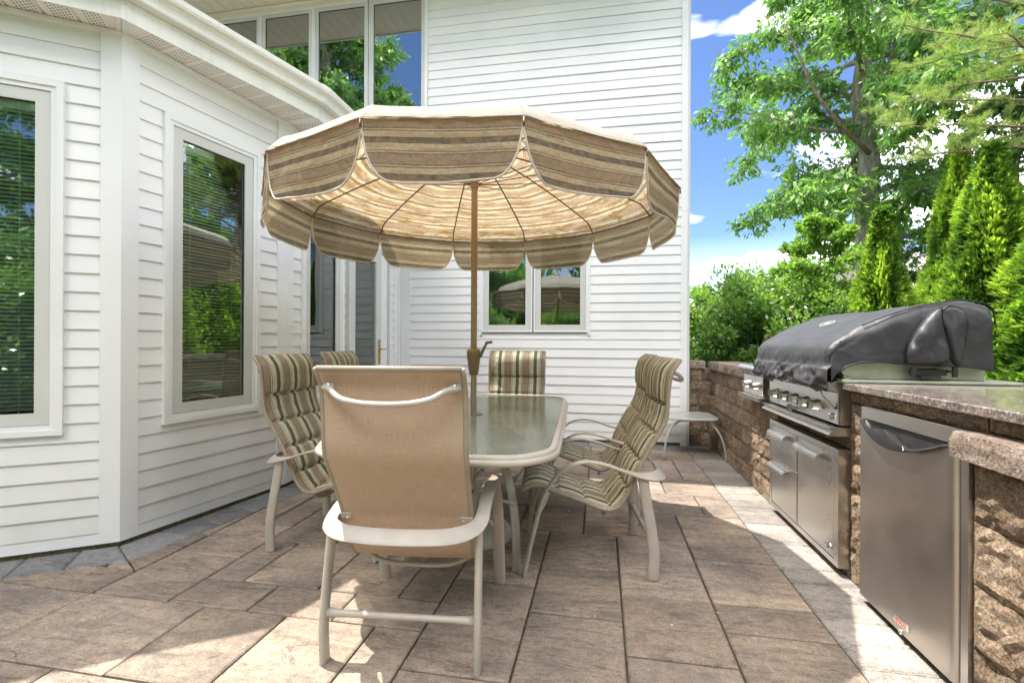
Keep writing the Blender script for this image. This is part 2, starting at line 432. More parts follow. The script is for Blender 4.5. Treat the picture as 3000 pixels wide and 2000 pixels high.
def canopy_mat():
    m, nt, out = new_mat('striped_canopy_fabric')
    tc0 = nt.nodes.new('ShaderNodeTexCoord')
    sp = nt.nodes.new('ShaderNodeSeparateXYZ'); nt.links.new(tc0.outputs['UV'], sp.inputs[0])
    c, tc, mot = stripes(nt, sp.outputs['Y'], (0.50, 0.465, 0.38), (0.31, 0.265, 0.235), (0.145, 0.14, 0.135), (0.115, 0.135, 0.155), 0.135, 0.002)
    # jacquard relief, diagonal hatch
    mp = nt.nodes.new('ShaderNodeMapping'); mp.inputs['Rotation'].default_value = (0, 0, R(38)); mp.inputs['Scale'].default_value = (1, 6, 1)
    nt.links.new(tc0.outputs['UV'], mp.inputs[0])
    jq = noise_fac(nt, mp.outputs[0], 95, 3, 0.6)
    jm = ramp(nt, noise_fac(nt, tc0.outputs['UV'], 26, 5, 0.7), [(0.46, (0, 0, 0)), (0.54, (1, 1, 1))])
    c = mixc(nt, math_n(nt, 'MULTIPLY', jm, math_n(nt, 'MULTIPLY', jq, 0.55)), c, (0.42, 0.31, 0.19))
    # mildew stains in patches along the stripes
    mp3 = nt.nodes.new('ShaderNodeMapping'); mp3.inputs['Scale'].default_value = (4.0, 22.0, 1)
    nt.links.new(tc0.outputs['UV'], mp3.inputs[0])
    stn = ramp(nt, noise_fac(nt, mp3.outputs[0], 1.25, 6, 0.72, 0.3), [(0.49, (0, 0, 0)), (0.57, (1, 1, 1))])
    rimw = nt.nodes.new('ShaderNodeMapRange'); rimw.inputs['From Min'].default_value = 0.25; rimw.inputs['From Max'].default_value = 1.25
    rimw.inputs['To Min'].default_value = 0.45; rimw.inputs['To Max'].default_value = 0.95
    nt.links.new(sp.outputs['Y'], rimw.inputs[0])
    onval = math_n(nt, 'LESS_THAN', sp.outputs['Y'], 1.20)
    stf = math_n(nt, 'MULTIPLY', rimw.outputs[0], math_n(nt, 'ADD', math_n(nt, 'MULTIPLY', onval, 0.72), 0.28))
    c = mixc(nt, math_n(nt, 'MULTIPLY', stn, stf), c, (0.19, 0.125, 0.042))
    cloth_diff = nt.nodes.new('ShaderNodeBsdfDiffuse')
    nm = bump(nt, jq, 0.5, 0.003)
    nm = bump(nt, noise_fac(nt, tc.outputs['UV'], 9, 3), 0.2, 0.012, nm)
    geo = nt.nodes.new('ShaderNodeNewGeometry')
    outer = math_n(nt, 'MULTIPLY', math_n(nt, 'SUBTRACT', 1.0, geo.outputs['Backfacing']), math_n(nt, 'LESS_THAN', sp.outputs['Y'], 1.185))
    cf = mixc(nt, math_n(nt, 'MULTIPLY', outer, 0.72), c, (0.86, 0.83, 0.77))  # outer top whitened: bleached cloth plus sunlit brightness put into the colour
    nt.links.new(cf, cloth_diff.inputs['Color']); nt.links.new(nm, cloth_diff.inputs['Normal'])
    tl = nt.nodes.new('ShaderNodeBsdfTranslucent'); nt.links.new(mixc(nt, 1.0, c, (1.12, 0.99, 0.79), 'MULTIPLY'), tl.inputs[0])
    tr = nt.nodes.new('ShaderNodeBsdfTransparent')
    nt.links.new(mixc(nt, 0.5, c, (0.9, 0.75, 0.55)), tr.inputs[0])
    m1 = nt.nodes.new('ShaderNodeMixShader'); m1.inputs[0].default_value = 0.50
    nt.links.new(cloth_diff.outputs[0], m1.inputs[1]); nt.links.new(tl.outputs[0], m1.inputs[2])
    m2 = nt.nodes.new('ShaderNodeMixShader'); m2.inputs[0].default_value = 0.13
    nt.links.new(m1.outputs[0], m2.inputs[1]); nt.links.new(tr.outputs[0], m2.inputs[2])
    nt.links.new(m2.outputs[0], out.inputs[0])
    return m
M['canopy'] = canopy_mat()
M['binding'] = simple('pale_binding', (0.50, 0.44, 0.38), (0.58, 0.52, 0.46), 30, 0.8)

def table_glass():
    m, nt, out = new_mat('obscure_table_glass')
    v = coord(nt, (1, 1, 1))
    c = ramp(nt, noise_fac(nt, v, 3, 4), [(0.3, (0.20, 0.225, 0.19)), (0.7, (0.29, 0.30, 0.26))])
    nm = bump(nt, noise_fac(nt, v, 48, 4, 0.6, 0.8), 0.30, 0.003)
    p = nt.nodes.new('ShaderNodeBsdfPrincipled')
    nt.links.new(c, p.inputs['Base Color']); p.inputs['Roughness'].default_value = 0.09
    p.inputs['Specular IOR Level'].default_value = 0.9
    nt.links.new(nm, p.inputs['Normal'])
    t = nt.nodes.new('ShaderNodeBsdfTransparent'); t.inputs[0].default_value = (0.72, 0.78, 0.70, 1)
    mx = nt.nodes.new('ShaderNodeMixShader'); mx.inputs[0].default_value = 0.35
    nt.links.new(p.outputs[0], mx.inputs[1]); nt.links.new(t.outputs[0], mx.inputs[2])
    nt.links.new(mx.outputs[0], out.inputs[0])
    return m
M['tglass'] = table_glass()

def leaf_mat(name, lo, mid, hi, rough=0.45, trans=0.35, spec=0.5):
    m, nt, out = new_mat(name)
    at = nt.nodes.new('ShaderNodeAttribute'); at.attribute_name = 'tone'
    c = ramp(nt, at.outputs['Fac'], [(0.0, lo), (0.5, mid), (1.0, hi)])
    p = nt.nodes.new('ShaderNodeBsdfPrincipled'); nt.links.new(c, p.inputs['Base Color'])
    p.inputs['Roughness'].default_value = rough; p.inputs['Specular IOR Level'].default_value = spec
    tl = nt.nodes.new('ShaderNodeBsdfTranslucent')
    nt.links.new(mixc(nt, 0.6, c, (1.6, 1.9, 0.6), 'MULTIPLY'), tl.inputs[0])
    mx = nt.nodes.new('ShaderNodeMixShader'); mx.inputs[0].default_value = trans
    nt.links.new(p.outputs[0], mx.inputs[1]); nt.links.new(tl.outputs[0], mx.inputs[2])
    nt.links.new(mx.outputs[0], out.inputs[0])
    return m
M['leaf_tree'] = leaf_mat('hickory_leaf', (0.080, 0.170, 0.052), (0.160, 0.300, 0.085), (0.29, 0.45, 0.125), trans=0.45)
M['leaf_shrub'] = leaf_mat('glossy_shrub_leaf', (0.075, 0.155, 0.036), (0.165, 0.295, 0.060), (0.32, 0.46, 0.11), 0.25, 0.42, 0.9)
M['leaf_light'] = leaf_mat('light_sapling_leaf', (0.13, 0.24, 0.045), (0.22, 0.37, 0.065), (0.34, 0.50, 0.09), 0.4, 0.45)
M['leaf_arb'] = leaf_mat('arborvitae_spray', (0.055, 0.120, 0.026), (0.190, 0.320, 0.045), (0.46, 0.58, 0.090), 0.55, 0.45, 0.3)
M['needle'] = leaf_mat('pine_needle', (0.17, 0.25, 0.08), (0.29, 0.38, 0.13), (0.46, 0.52, 0.22), 0.5, 0.45, 0.3)
M['leaf_dark'] = leaf_mat('blue_green_leaf', (0.055, 0.125, 0.060), (0.10, 0.20, 0.085), (0.17, 0.30, 0.12), 0.4, 0.4)
M['cone'] = simple('pollen_cone', (0.42, 0.17, 0.04), (0.50, 0.24, 0.06), 30, 0.8)
def bark(name, a, b):
    m, nt, out = new_mat(name)
    v = coord(nt, (1, 1, 0.22))
    f = noise_fac(nt, v, 11, 7, 0.7, 0.6)
    c = ramp(nt, f, [(0.32, a), (0.66, b)])
    pbsdf(nt, out, c, 0.95, 0, bump(nt, f, 1.0, 0.06), 0.1)
    return m
M['bark'] = bark('grey_bark', (0.13, 0.115, 0.09), (0.46, 0.43, 0.35))
M['bark_brown'] = bark('brown_bark', (0.15, 0.105, 0.08), (0.38, 0.28, 0.22))
def lawn_mat():
    m, nt, out = new_mat('lawn_ground')
    v = coord(nt, (1, 1, 1))
    c = ramp(nt, noise_fac(nt, v, 1.3, 8, 0.7), [(0.3, (0.035, 0.065, 0.018)), (0.7, (0.085, 0.125, 0.035))])
    pbsdf(nt, out, c, 0.95, 0, bump(nt, noise_fac(nt, v, 30, 4), 1.0, 0.05), 0.1)
    return m
M['lawn'] = lawn_mat()
M['roof'] = simple('grey_shingle', (0.16, 0.15, 0.14), (0.26, 0.24, 0.22), 14, 0.9, bs=0.5, bscale=40)
M['red'] = simple('red_badge', (0.55, 0.05, 0.04), None, rough=0.4)
M['whiteprint'] = simple('white_print', (0.75, 0.75, 0.72), None, rough=0.5)
M['moss'] = simple('moss_and_grit', (0.10, 0.09, 0.03), (0.26, 0.22, 0.13), 60, 0.95, bs=0.8, bscale=120)
M['basepaint'] = simple('cream_base_paint', (0.56, 0.54, 0.47), (0.62, 0.60, 0.53), 5, 0.45)
M['grey_strap'] = simple('olive_strap', (0.05, 0.055, 0.04), None, rough=0.9)

# ------------------------------------------------------------------ object helpers
C = scene.collection
def link(name, me, mat=None, parent=None, loc=None, rotz=0.0):
    if mat is not None and len(me.materials) == 0: me.materials.append(mat)
    o = bpy.data.objects.new(name, me)
    C.objects.link(o)
    if parent is not None: o.parent = parent
    if loc is not None: o.location = loc
    if rotz: o.rotation_euler = (0, 0, rotz)
    return o

def bm_obj(name, bm, mat, parent=None, smooth=False, loc=None, rotz=0.0, sharp=None):
    bmesh.ops.recalc_face_normals(bm, faces=bm.faces)
    me = bpy.data.meshes.new(name)
    bm.to_mesh(me); bm.free()
    if smooth:
        me.polygons.foreach_set('use_smooth', [True] * len(me.polygons))
        if sharp: me.set_sharp_from_angle(angle=R(sharp))
    return link(name, me, mat, parent, loc, rotz)

def thing(name, label, cat, loc=(0, 0, 0), rotz=0.0, group=None):
    o = bpy.data.objects.new(name, None); o.empty_display_size = 0.1
    C.objects.link(o); o.location = loc; o.rotation_euler = (0, 0, rotz)
    o['label'] = label; o['category'] = cat
    if group: o['group'] = group
    return o

def tag(o, label, cat, group=None):
    o['label'] = label; o['category'] = cat
    if group: o['group'] = group
    return o

def struct(o):
    o['kind'] = 'structure'; return o

def box(bm, x0, x1, y0, y1, z0, z1):
    vs = [bm.verts.new(p) for p in ((x0, y0, z0), (x1, y0, z0), (x1, y1, z0), (x0, y1, z0), (x0, y0, z1), (x1, y0, z1), (x1, y1, z1), (x0, y1, z1))]
    for f in ((0, 3, 2, 1), (4, 5, 6, 7), (0, 1, 5, 4), (1, 2, 6, 5), (2, 3, 7, 6), (3, 0, 4, 7)):
        bm.faces.new([vs[i] for i in f])
    return vs

def bevel_all(bm, w, seg=1):
    bmesh.ops.bevel(bm, geom=list(bm.edges), offset=w, segments=seg, affect='EDGES', profile=0.6)

def box_obj(name, x0, x1, y0, y1, z0, z1, mat, parent=None, bev=0.0, seg=1, loc=None, rotz=0.0):
    bm = bmesh.new(); box(bm, x0, x1, y0, y1, z0, z1)
    if bev: bevel_all(bm, bev, seg)
    return bm_obj(name, bm, mat, parent, smooth=bool(bev and seg > 1), loc=loc, rotz=rotz)

def catmull(pts, n):
    pts = [Vector(p) for p in pts]
    P = [pts[0] * 2 - pts[1]] + pts + [pts[-1] * 2 - pts[-2]]
    # arc-length parameterised samples
    dense = []
    for i in range(1, len(P) - 2):
        p0, p1, p2, p3 = P[i - 1:i + 3]
        for k in range(16):
            t = k / 16
            dense.append(0.5 * ((2 * p1) + (p2 - p0) * t + (2 * p0 - 5 * p1 + 4 * p2 - p3) * t * t + (-p0 + 3 * p1 - 3 * p2 + p3) * t ** 3))
    dense.append(P[-2].copy())
    L = [0.0]
    for a, b in zip(dense, dense[1:]): L.append(L[-1] + (b - a).length)
    out = []; j = 0
    for i in range(n):
        s = L[-1] * i / (n - 1)
        while j < len(L) - 2 and L[j + 1] < s: j += 1
        t = (s - L[j]) / max(1e-9, L[j + 1] - L[j])
        out.append(dense[j].lerp(dense[j + 1], min(1, max(0, t))))
    return out, L[-1]

def sweep(bm, path, widths, thicks, wdir, seg=10, cap=True, power=2.6):
    """oval / strap section swept along a path; wdir(i, tangent) gives the wide axis"""
    rings = []
    n = len(path)
    for i, p in enumerate(path):
        t = (path[min(i + 1, n - 1)] - path[max(i - 1, 0)]).normalized()
        w = wdir(i, t) if callable(wdir) else Vector(wdir)
        w = (w - t * w.dot(t)).normalized()
        h = t.cross(w).normalized()
        a = widths[i] if hasattr(widths, '__len__') else widths
        b = thicks[i] if hasattr(thicks, '__len__') else thicks
        ring = []
        for k in range(seg):
            th = 2 * PI * (k + 0.5) / seg
            c, s = math.cos(th), math.sin(th)
            cx = math.copysign(abs(c) ** (2 / power), c); sy = math.copysign(abs(s) ** (2 / power), s)
            ring.append(bm.verts.new(p + w * (cx * a * 0.5) + h * (sy * b * 0.5)))
        rings.append(ring)
    for r0, r1 in zip(rings, rings[1:]):
        for k in range(seg):
            bm.faces.new((r0[k], r0[(k + 1) % seg], r1[(k + 1) % seg], r1[k]))
    if cap:
        bm.faces.new(rings[0]); bm.faces.new(list(reversed(rings[-1])))

def tube(bm, path, r, seg=8, cap=True):
    path = [Vector(p) for p in path]
    def wd(i, t):
        return Vector((0, 0, 1)) if abs(t.z) < 0.9 else Vector((1, 0, 0))
    # parallel transport to avoid twists
    n = len(path); rings = []
    t0 = (path[1] - path[0]).normalized()
    w = wd(0, t0); w = (w - t0 * w.dot(t0)).normalized()
    for i, p in enumerate(path):
        t = (path[min(i + 1, n - 1)] - path[max(i - 1, 0)]).normalized()
        w = (w - t * w.dot(t)).normalized(); h = t.cross(w)
        rr = r[i] if hasattr(r, '__len__') else r
        rings.append([bm.verts.new(p + (w * math.cos(2 * PI * k / seg) + h * math.sin(2 * PI * k / seg)) * rr) for k in range(seg)])
    for r0, r1 in zip(rings, rings[1:]):
        for k in range(seg): bm.faces.new((r0[k], r0[(k + 1) % seg], r1[(k + 1) % seg], r1[k]))
    if cap: bm.faces.new(list(reversed(rings[0]))); bm.faces.new(rings[-1])

def lathe(bm, prof, seg=24, axis='z', origin=(0, 0, 0)):
    o = Vector(origin); rings = []
    for r, h in prof:
        ring = []
        for k in range(seg):
            a = 2 * PI * k / seg
            if axis == 'z': v = Vector((r * math.cos(a), r * math.sin(a), h))
            else: v = Vector((-h, r * math.cos(a), r * math.sin(a)))   # axis toward -x
            ring.append(bm.verts.new(o + v))
        rings.append(ring)
    for r0, r1 in zip(rings, rings[1:]):
        for k in range(seg): bm.faces.new((r0[k], r0[(k + 1) % seg], r1[(k + 1) % seg], r1[k]))
    bm.faces.new(list(reversed(rings[0]))); bm.faces.new(rings[-1])

def text_obj(name, txt, size, mat, parent, matrix, extrude=0.0006):
    cu = bpy.data.curves.new(name, 'FONT'); cu.body = txt; cu.size = size; cu.extrude = extrude
    cu.align_x = 'CENTER'; cu.align_y = 'CENTER'; cu.resolution_u = 3
    tmp = bpy.data.objects.new('tmp_text', cu); C.objects.link(tmp)
    dg = bpy.context.evaluated_depsgraph_get()
    me = bpy.data.meshes.new_from_object(tmp.evaluated_get(dg))
    bpy.data.objects.remove(tmp)
    me.name = name; me.materials.clear()
    o = link(name, me, mat, parent); o.matrix_local = matrix
    return o

def arrays_mesh(name, V, F, mat, tone=None, smooth=False):
    me = bpy.data.meshes.new(name)
    k = F.shape[1]
    me.vertices.add(len(V)); me.vertices.foreach_set('co', np.ascontiguousarray(V, dtype=np.float32).ravel())
    me.loops.add(len(F) * k); me.loops.foreach_set('vertex_index', np.ascontiguousarray(F, dtype=np.int32).ravel())
    me.polygons.add(len(F)); me.polygons.foreach_set('loop_start', np.arange(0, len(F) * k, k, dtype=np.int32))
    me.polygons.foreach_set('loop_total', np.full(len(F), k, dtype=np.int32))
    if smooth: me.polygons.foreach_set('use_smooth', np.ones(len(F), dtype=bool))
    me.update(calc_edges=True)
    if tone is not None:
        at = me.attributes.new('tone', 'FLOAT', 'FACE'); at.data.foreach_set('value', np.asarray(tone, dtype=np.float32))
    me.materials.append(mat)
    return me
# ================================================================== SETTING: ground and patio
bm = bmesh.new(); box(bm, -400, 400, -400, 400, -0.5, -0.06)
ground = struct(bm_obj('ground', bm, M['lawn']))
bm = bmesh.new(); box(bm, -5.5, 1.3, -1.6, 5.8, -0.055, -0.014)
patio = struct(bm_obj('patio', bm, M['joint']))

def slab(name, poly, mat, gap=0.0035, dz=0.0, tilt=(0, 0), chamfer=0.006):
    cx = sum(p[0] for p in poly) / len(poly); cy = sum(p[1] for p in poly) / len(poly)
    def inset(d):
        out = []
        n = len(poly)
        for i in range(n):
            a = Vector(poly[i - 1]); b = Vector(poly[i]); c = Vector(poly[(i + 1) % n])
            e1 = (b - a).normalized(); e2 = (c - b).normalized()
            n1 = Vector((-e1.y, e1.x)); n2 = Vector((-e2.y, e2.x))
            m = n1 + n2; m = m / max(0.35, m.dot(n1)) if m.length > 1e-6 else n1
            out.append(b + m * d - Vector((cx, cy)))
        return out
    bm = bmesh.new()
    h = lambda p: dz + p.x * tilt[0] + p.y * tilt[1]
    r0 = [bm.verts.new((p.x, p.y, -0.04)) for p in inset(gap)]
    r1 = [bm.verts.new((p.x, p.y, h(p) - chamfer * 0.8)) for p in inset(gap)]
    r2 = [bm.verts.new((p.x, p.y, h(p))) for p in inset(gap + chamfer)]
    n = len(poly)
    for a, b in ((r0, r1), (r1, r2)):
        for k in range(n): bm.faces.new((a[k], a[(k + 1) % n], b[(k + 1) % n], b[k]))
    bm.faces.new(r2)
    return bm_obj(name, bm, mat, patio, loc=(cx, cy, 0))

def clip(poly, a, b):
    """keep the part of poly on the left of line a->b"""
    out = []
    def side(p): return (b[0] - a[0]) * (p[1] - a[1]) - (b[1] - a[1]) * (p[0] - a[0])
    for i in range(len(poly)):
        p, q = poly[i], poly[(i + 1) % len(poly)]
        sp, sq = side(p), side(q)
        if sp >= 0: out.append(p)
        if (sp >= 0) != (sq >= 0):
            t = sp / (sp - sq); out.append((p[0] + (q[0] - p[0]) * t, p[1] + (q[1] - p[1]) * t))
    return out
def area(poly): return 0.5 * sum(poly[i][0] * poly[(i + 1) % len(poly)][1] - poly[(i + 1) % len(poly)][0] * poly[i][1] for i in range(len(poly)))

C1 = Vector((-2.647, 2.273)); C2 = Vector((-2.452, 3.430)); D1 = Vector((0.823, 0.568)).normalized(); F1 = C1 - D1 * 1.172
D2 = (C2 - C1).normalized()
n1 = Vector((D1.y, -D1.x)); n2 = Vector((D2.y, -D2.x))
BW = 0.245
# border corner point
def isect(p, d, q, e):
    t = ((q.x - p.x) * e.y - (q.y - p.y) * e.x) / (d.x * e.y - d.y * e.x)
    return p + d * t
B12 = isect(C1 + n1 * BW, D1, C1 + n2 * BW, D2)
B23 = isect(C2 + n2 * BW, D2, Vector((-2.452 + BW, 0)), Vector((0, 1)))
UI = lambda i: 0.095 + 0.1975 * i
VJ = lambda j: 1.83 + 0.2222 * j
occ = {}
tiles = []
known = [(0,2,2,5),(0,0,2,2),(0,-2,2,0),(2,4,4,7),(2,2,4,4),(2,1,4,2),(2,-1,4,1),(-2,3,0,5),(-2,1,0,3),(-2,-1,0,1),(-4,2,-2,3),(-4,-1,-2,2),
  (-3,5,-1,7),(-1,5,1,6),(-1,6,1,8),(1,7,3,9),(3,7,4,9),(-12,-2,-9,0),(-12,0,-10,2),(-10,0,-8,1),(-8,0,-6,1),(-9,-2,-7,0),(-7,-2,-5,0),(-12,2,-10,4),
  (-10,1,-9,3),(-9,1,-7,3),(-10,3,-8,5),(-8,3,-6,5),(-7,1,-5,3),(-5,1,-4,3),(-6,-1,-4,1),(-15,-2,-12,0),(-15,0,-12,1),(2,9,4,11),(0,9,2,10),(1,14,4,15),(2,11,3,14),(3,11,4,14) if False else (1,11,3,12),(3,12,4,14),(1,12,3,14),(3,11,4,12),
  (0,5,1,6) if False else (1,5,2,7)]
def put(t):
    i0, j0, i1, j1 = t
    cells = [(i, j) for i in range(i0, i1) for j in range(j0, j1)]
    if any(c in occ for c in cells): return False
    for c in cells: occ[c] = 1
    tiles.append(t); return True
for t in known: put(t)
rt = random.Random(5)
for j in range(-3, 17):
    for i in range(-16, 4):
        if (i, j) in occ: continue
        opts = [(2, 2), (3, 2), (2, 3), (2, 1), (1, 2), (3, 2), (2, 2)]
        rt.shuffle(opts)
        for w, h in opts + [(1, 1)]:
            if i + w <= 4 and put((i, j, i + w, j + h)): break
U_BB = 1.185; BB_IN = 0.905; V_BK = 5.64; BK_IN = 5.40
count = 0
for (i0, j0, i1, j1) in tiles:
    u0, u1, v0, v1 = UI(i0), UI(i1), VJ(j0), VJ(j1)
    if i1 >= 4: u1 = BB_IN
    poly = [(u0, v0), (u1, v0), (u1, v1), (u0, v1)]
    poly = clip(poly, (BB_IN, 0), (BB_IN, 9))
    if len(poly) < 3: continue
    poly = clip(poly, (5, BK_IN), (-5, BK_IN)) if False else [(p[0], min(p[1], BK_IN)) for p in poly]
    if abs(area(poly)) < 0.004: continue
    if v1 < 1.20: continue
    # split at the bay corner bisectors, clip each part against its border line
    bis1 = (B12 - C1).normalized(); bis2 = (B23 - C2).normalized()
    regions = []
    pa = clip(poly, tuple(B12), tuple(C1 - bis1 * 3)) if False else None
    # facet 1 side: right of line C1->B12 outward ; facet 2 side: left
    far1 = C1 + bis1 * 9; near1 = C1 - bis1 * 9
    far2 = C2 + bis2 * 9; near2 = C2 - bis2 * 9
    f1side = clip(poly, tuple(far1), tuple(near1))
    rest = clip(poly, tuple(near1), tuple(far1))
    if len(f1side) >= 3: f1side = clip(f1side, tuple(C1 + n1 * BW), tuple(C1 + n1 * BW - D1))
    f2side = clip(rest, tuple(far2), tuple(near2)) if len(rest) >= 3 else []
    f3side = clip(rest, tuple(near2), tuple(far2)) if len(rest) >= 3 else []
    if len(f2side) >= 3: f2side = clip(f2side, tuple(C2 + n2 * BW), tuple(C2 + n2 * BW - D2))
    if len(f3side) >= 3: f3side = clip(f3side, (-2.452 + BW, 1), (-2.452 + BW, 0))
    pieces = [p for p in (f1side, f2side, f3side) if len(p) >= 3 and abs(area(p)) > 0.003]
    whole = abs(sum(abs(area(p)) for p in pieces) - abs(area(poly))) < 0.0005
    if whole: pieces = [poly]
    for p in pieces:
        q = []
        for pt in p:
            if not q or (Vector(pt) - Vector(q[-1])).length > 0.004: q.append(pt)
        if len(q) > 2 and (Vector(q[0]) - Vector(q[-1])).length < 0.004: q.pop()
        if len(q) < 3: continue
        if area(q) < 0: q.reverse()
        bottom = (VJ(-1) - 0.01 > v0) and u1 < 0.12 and u0 > -1.3 and False
        slab('paver', q, M['paver'], 0.0036 + rt.random() * 0.0014, dz=rt.uniform(-0.0015, 0.0015), tilt=(rt.uniform(-0.003, 0.003), rt.uniform(-0.003, 0.003)))
        count += 1
# border beside the outdoor kitchen
v = 1.13
while v < V_BK + 0.02:
    h = 0.157 + rt.uniform(-0.004, 0.004)
    v2 = min(v + h, V_BK + 0.03)
    slab('border_paver', [(BB_IN, v), (U_BB + 0.02, v), (U_BB + 0.02, v2), (BB_IN, v2)], M['paver_pale'], 0.002, dz=rt.uniform(-0.001, 0.0015), chamfer=0.008)
    v = v2
# border along the back wall
u = BB_IN
while u > -2.2:
    w = 0.205 + rt.uniform(-0.03, 0.03)
    slab('border_paver', [(u - w, BK_IN), (u, BK_IN), (u, V_BK), (u - w, V_BK)], M['paver_grey'], 0.002, dz=rt.uniform(-0.001, 0.0015), chamfer=0.008)
    u -= w
# borders along the bay
def border_run(P, Dv, nn, s0, s1, first=None, last=None):
    s = s0
    while s < s1 - 0.03:
        w = 0.235 + rt.uniform(-0.03, 0.03)
        e = min(s + w, s1)
        if s1 - e < 0.07: e = s1
        a = P + Dv * s; b = P + Dv * e; c = b + nn * BW; d = a + nn * BW
        if first is not None and s == s0: d = first
        if last is not None and e == s1: c = last
        q = [tuple(d), tuple(c), tuple(b), tuple(a)]
        if area(q) < 0: q.reverse()
        slab('border_paver', q, M['paver_grey'], 0.0025, dz=rt.uniform(-0.001, 0.002), chamfer=0.010)
        s = e
border_run(F1 - D1 * 0.6, D1, n1, 0.0, 1.772, last=B12)
border_run(C1, D2, n2, 0.0, (C2 - C1).length, first=B12, last=B23)
border_run(C2, Vector((0, 1)), Vector((1, 0)), 0.0, V_BK - C2.y - 0.245, first=B23)
# near part of the patio, out of the frame: one joined field of slabs
bm = bmesh.new()
vv = -1.5
while vv < 1.12:
    uu = -5.2; h = 0.44 if int((vv + 2) * 10) % 2 else 0.22
    while uu < 1.2:
        w = rt.choice((0.395, 0.59, 0.2))
        if vv + h < 1.13:
            box(bm, uu + 0.003, min(uu + w, 1.2) - 0.003, vv + 0.003, vv + h - 0.003, -0.04, rt.uniform(-0.002, 0.001))
        uu += w
    vv += h
nearf = bm_obj('paver_field', bm, M['paver'], patio); nearf['kind'] = 'stuff'

# ================================================================== HOUSE
house = thing('house', 'white vinyl sided two storey house with angled bay, tall windows and deep eaves', 'house')

class Wall:
    """vertical plane: x runs along the wall, -y is outdoors, z up"""
    def __init__(s, p, q):
        s.p = Vector((p[0], p[1])); s.d = (Vector((q[0], q[1])) - s.p); s.L = s.d.length; s.d.normalize()
        s.rot = math.atan2(s.d.y, s.d.x)
    def loc(s, a, z=0.0, out=0.0):
        n = Vector((s.d.y, -s.d.x)); q = s.p + s.d * a + n * out
        return (q.x, q.y, z)

board_cache = {}
def board_mesh(kind, mat):
    if kind in board_cache: return board_cache[kind]
    # profile in (y, z): y negative = outdoors ; unit length in x ; height H
    H = kind
    bm = bmesh.new()
    prof = [(0.002, 0.0), (-0.0128, 0.0), (-0.0138, 0.004), (-0.0040, H), (0.002, H)]
    a = [bm.verts.new((0, y, z)) for y, z in prof]; b = [bm.verts.new((1, y, z)) for y, z in prof]
    n = len(prof)
    for k in range(n): bm.faces.new((a[k], a[(k + 1) % n], b[(k + 1) % n], b[k]))
    bm.faces.new(a); bm.faces.new(list(reversed(b)))
    bmesh.ops.recalc_face_normals(bm, faces=bm.faces)
    me = bpy.data.meshes.new('siding_board'); bm.to_mesh(me); bm.free(); me.materials.append(mat)
    board_cache[kind] = me
    return me
def board(wall, s0, s1, z, H, parent):
    o = bpy.data.objects.new('siding_board', board_mesh(H, M['siding'])); C.objects.link(o)
    o.parent = parent; o.location = wall.loc(s0, z); o.rotation_euler = (0, 0, wall.rot); o.scale = (s1 - s0, 1, 1)
    return o
def side_wall(wall, spans_at, z0, z1, H, parent, laps=False):
    z = z0
    k = 0
    while z < z1 - 0.01:
        h = min(H, z1 - z)
        cuts = sorted(set([z, z + h] + [q for q in getattr(spans_at, 'zs', ()) if z + 0.006 < q < z + h - 0.006]))
        if len(cuts) > 2:
            whole = spans_at(cuts[0] + 0.002, 0, 0); top = spans_at(cuts[-1] - 0.002, 0, 0)
            common = []
            for a, b in whole:
                for c, d in top:
                    if min(b, d) - max(a, c) > 0.02: common.append((max(a, c), min(b, d)))
            for q0, q1 in zip(cuts, cuts[1:]):
                for a, b in spans_at((q0 + q1) / 2, 0, 0):
                    rest = [(a, b)]
                    for c, d in common:
                        ns = []
                        for e, f in rest:
                            if d <= e or c >= f: ns.append((e, f)); continue
                            if c > e: ns.append((e, c))
                            if d < f: ns.append((d, f))
                        rest = ns
                    for e, f in rest:
                        if f - e > 0.03: board(wall, e, f, q0, round(q1 - q0, 4), parent)
            for a, b in common: board(wall, a, b, z, round(h, 4), parent)
            z += H; k += 1
            continue
        for a, b in spans_at(z + 0.5 * h, z, z + h):
            if b - a > 0.02:
                hh = round(h, 4)
                if laps and b - a > 2.4 and k % 3 != 1:
                    cut = a + (b - a) * rt.choice((0.18, 0.26, 0.61, 0.43))
                    board(wall, a, cut + 0.02, z, hh, parent)
                    o = board(wall, cut, b, z, hh, parent); o.location = wall.loc(cut, z, 0.0028)
                else: board(wall, a, b, z, hh, parent)
        z += H; k += 1

def wbox(wall, name, a0, a1, o0, o1, z0, z1, mat, parent, bev=0.0):
    """box on a wall: a along, o outwards (negative = inside)"""
    bm = bmesh.new(); box(bm, a0, a1, -o1, -o0, z0, z1)
    if bev: bevel_all(bm, bev)
    return bm_obj(name, bm, mat, parent, loc=wall.loc(0), rotz=wall.rot)

def frame_bm(bm, a0, a1, z0, z1, w, y0, y1, wb=None):
    wb = wb or w
    # four mitred bars
    o = [(a0, z0), (a1, z0), (a1, z1), (a0, z1)]; i = [(a0 + w, z0 + wb), (a1 - w, z0 + wb), (a1 - w, z1 - w), (a0 + w, z1 - w)]
    for k in range(4):
        k2 = (k + 1) % 4
        quad = [o[k], o[k2], i[k2], i[k]]
        f = [bm.verts.new((p[0], y0, p[1])) for p in quad]; g = [bm.verts.new((p[0], y1, p[1])) for p in quad]
        bm.faces.new(f); bm.faces.new(list(reversed(g)))
        for q in range(4): bm.faces.new((f[q], f[(q + 1) % 4], g[(q + 1) % 4], g[q]))

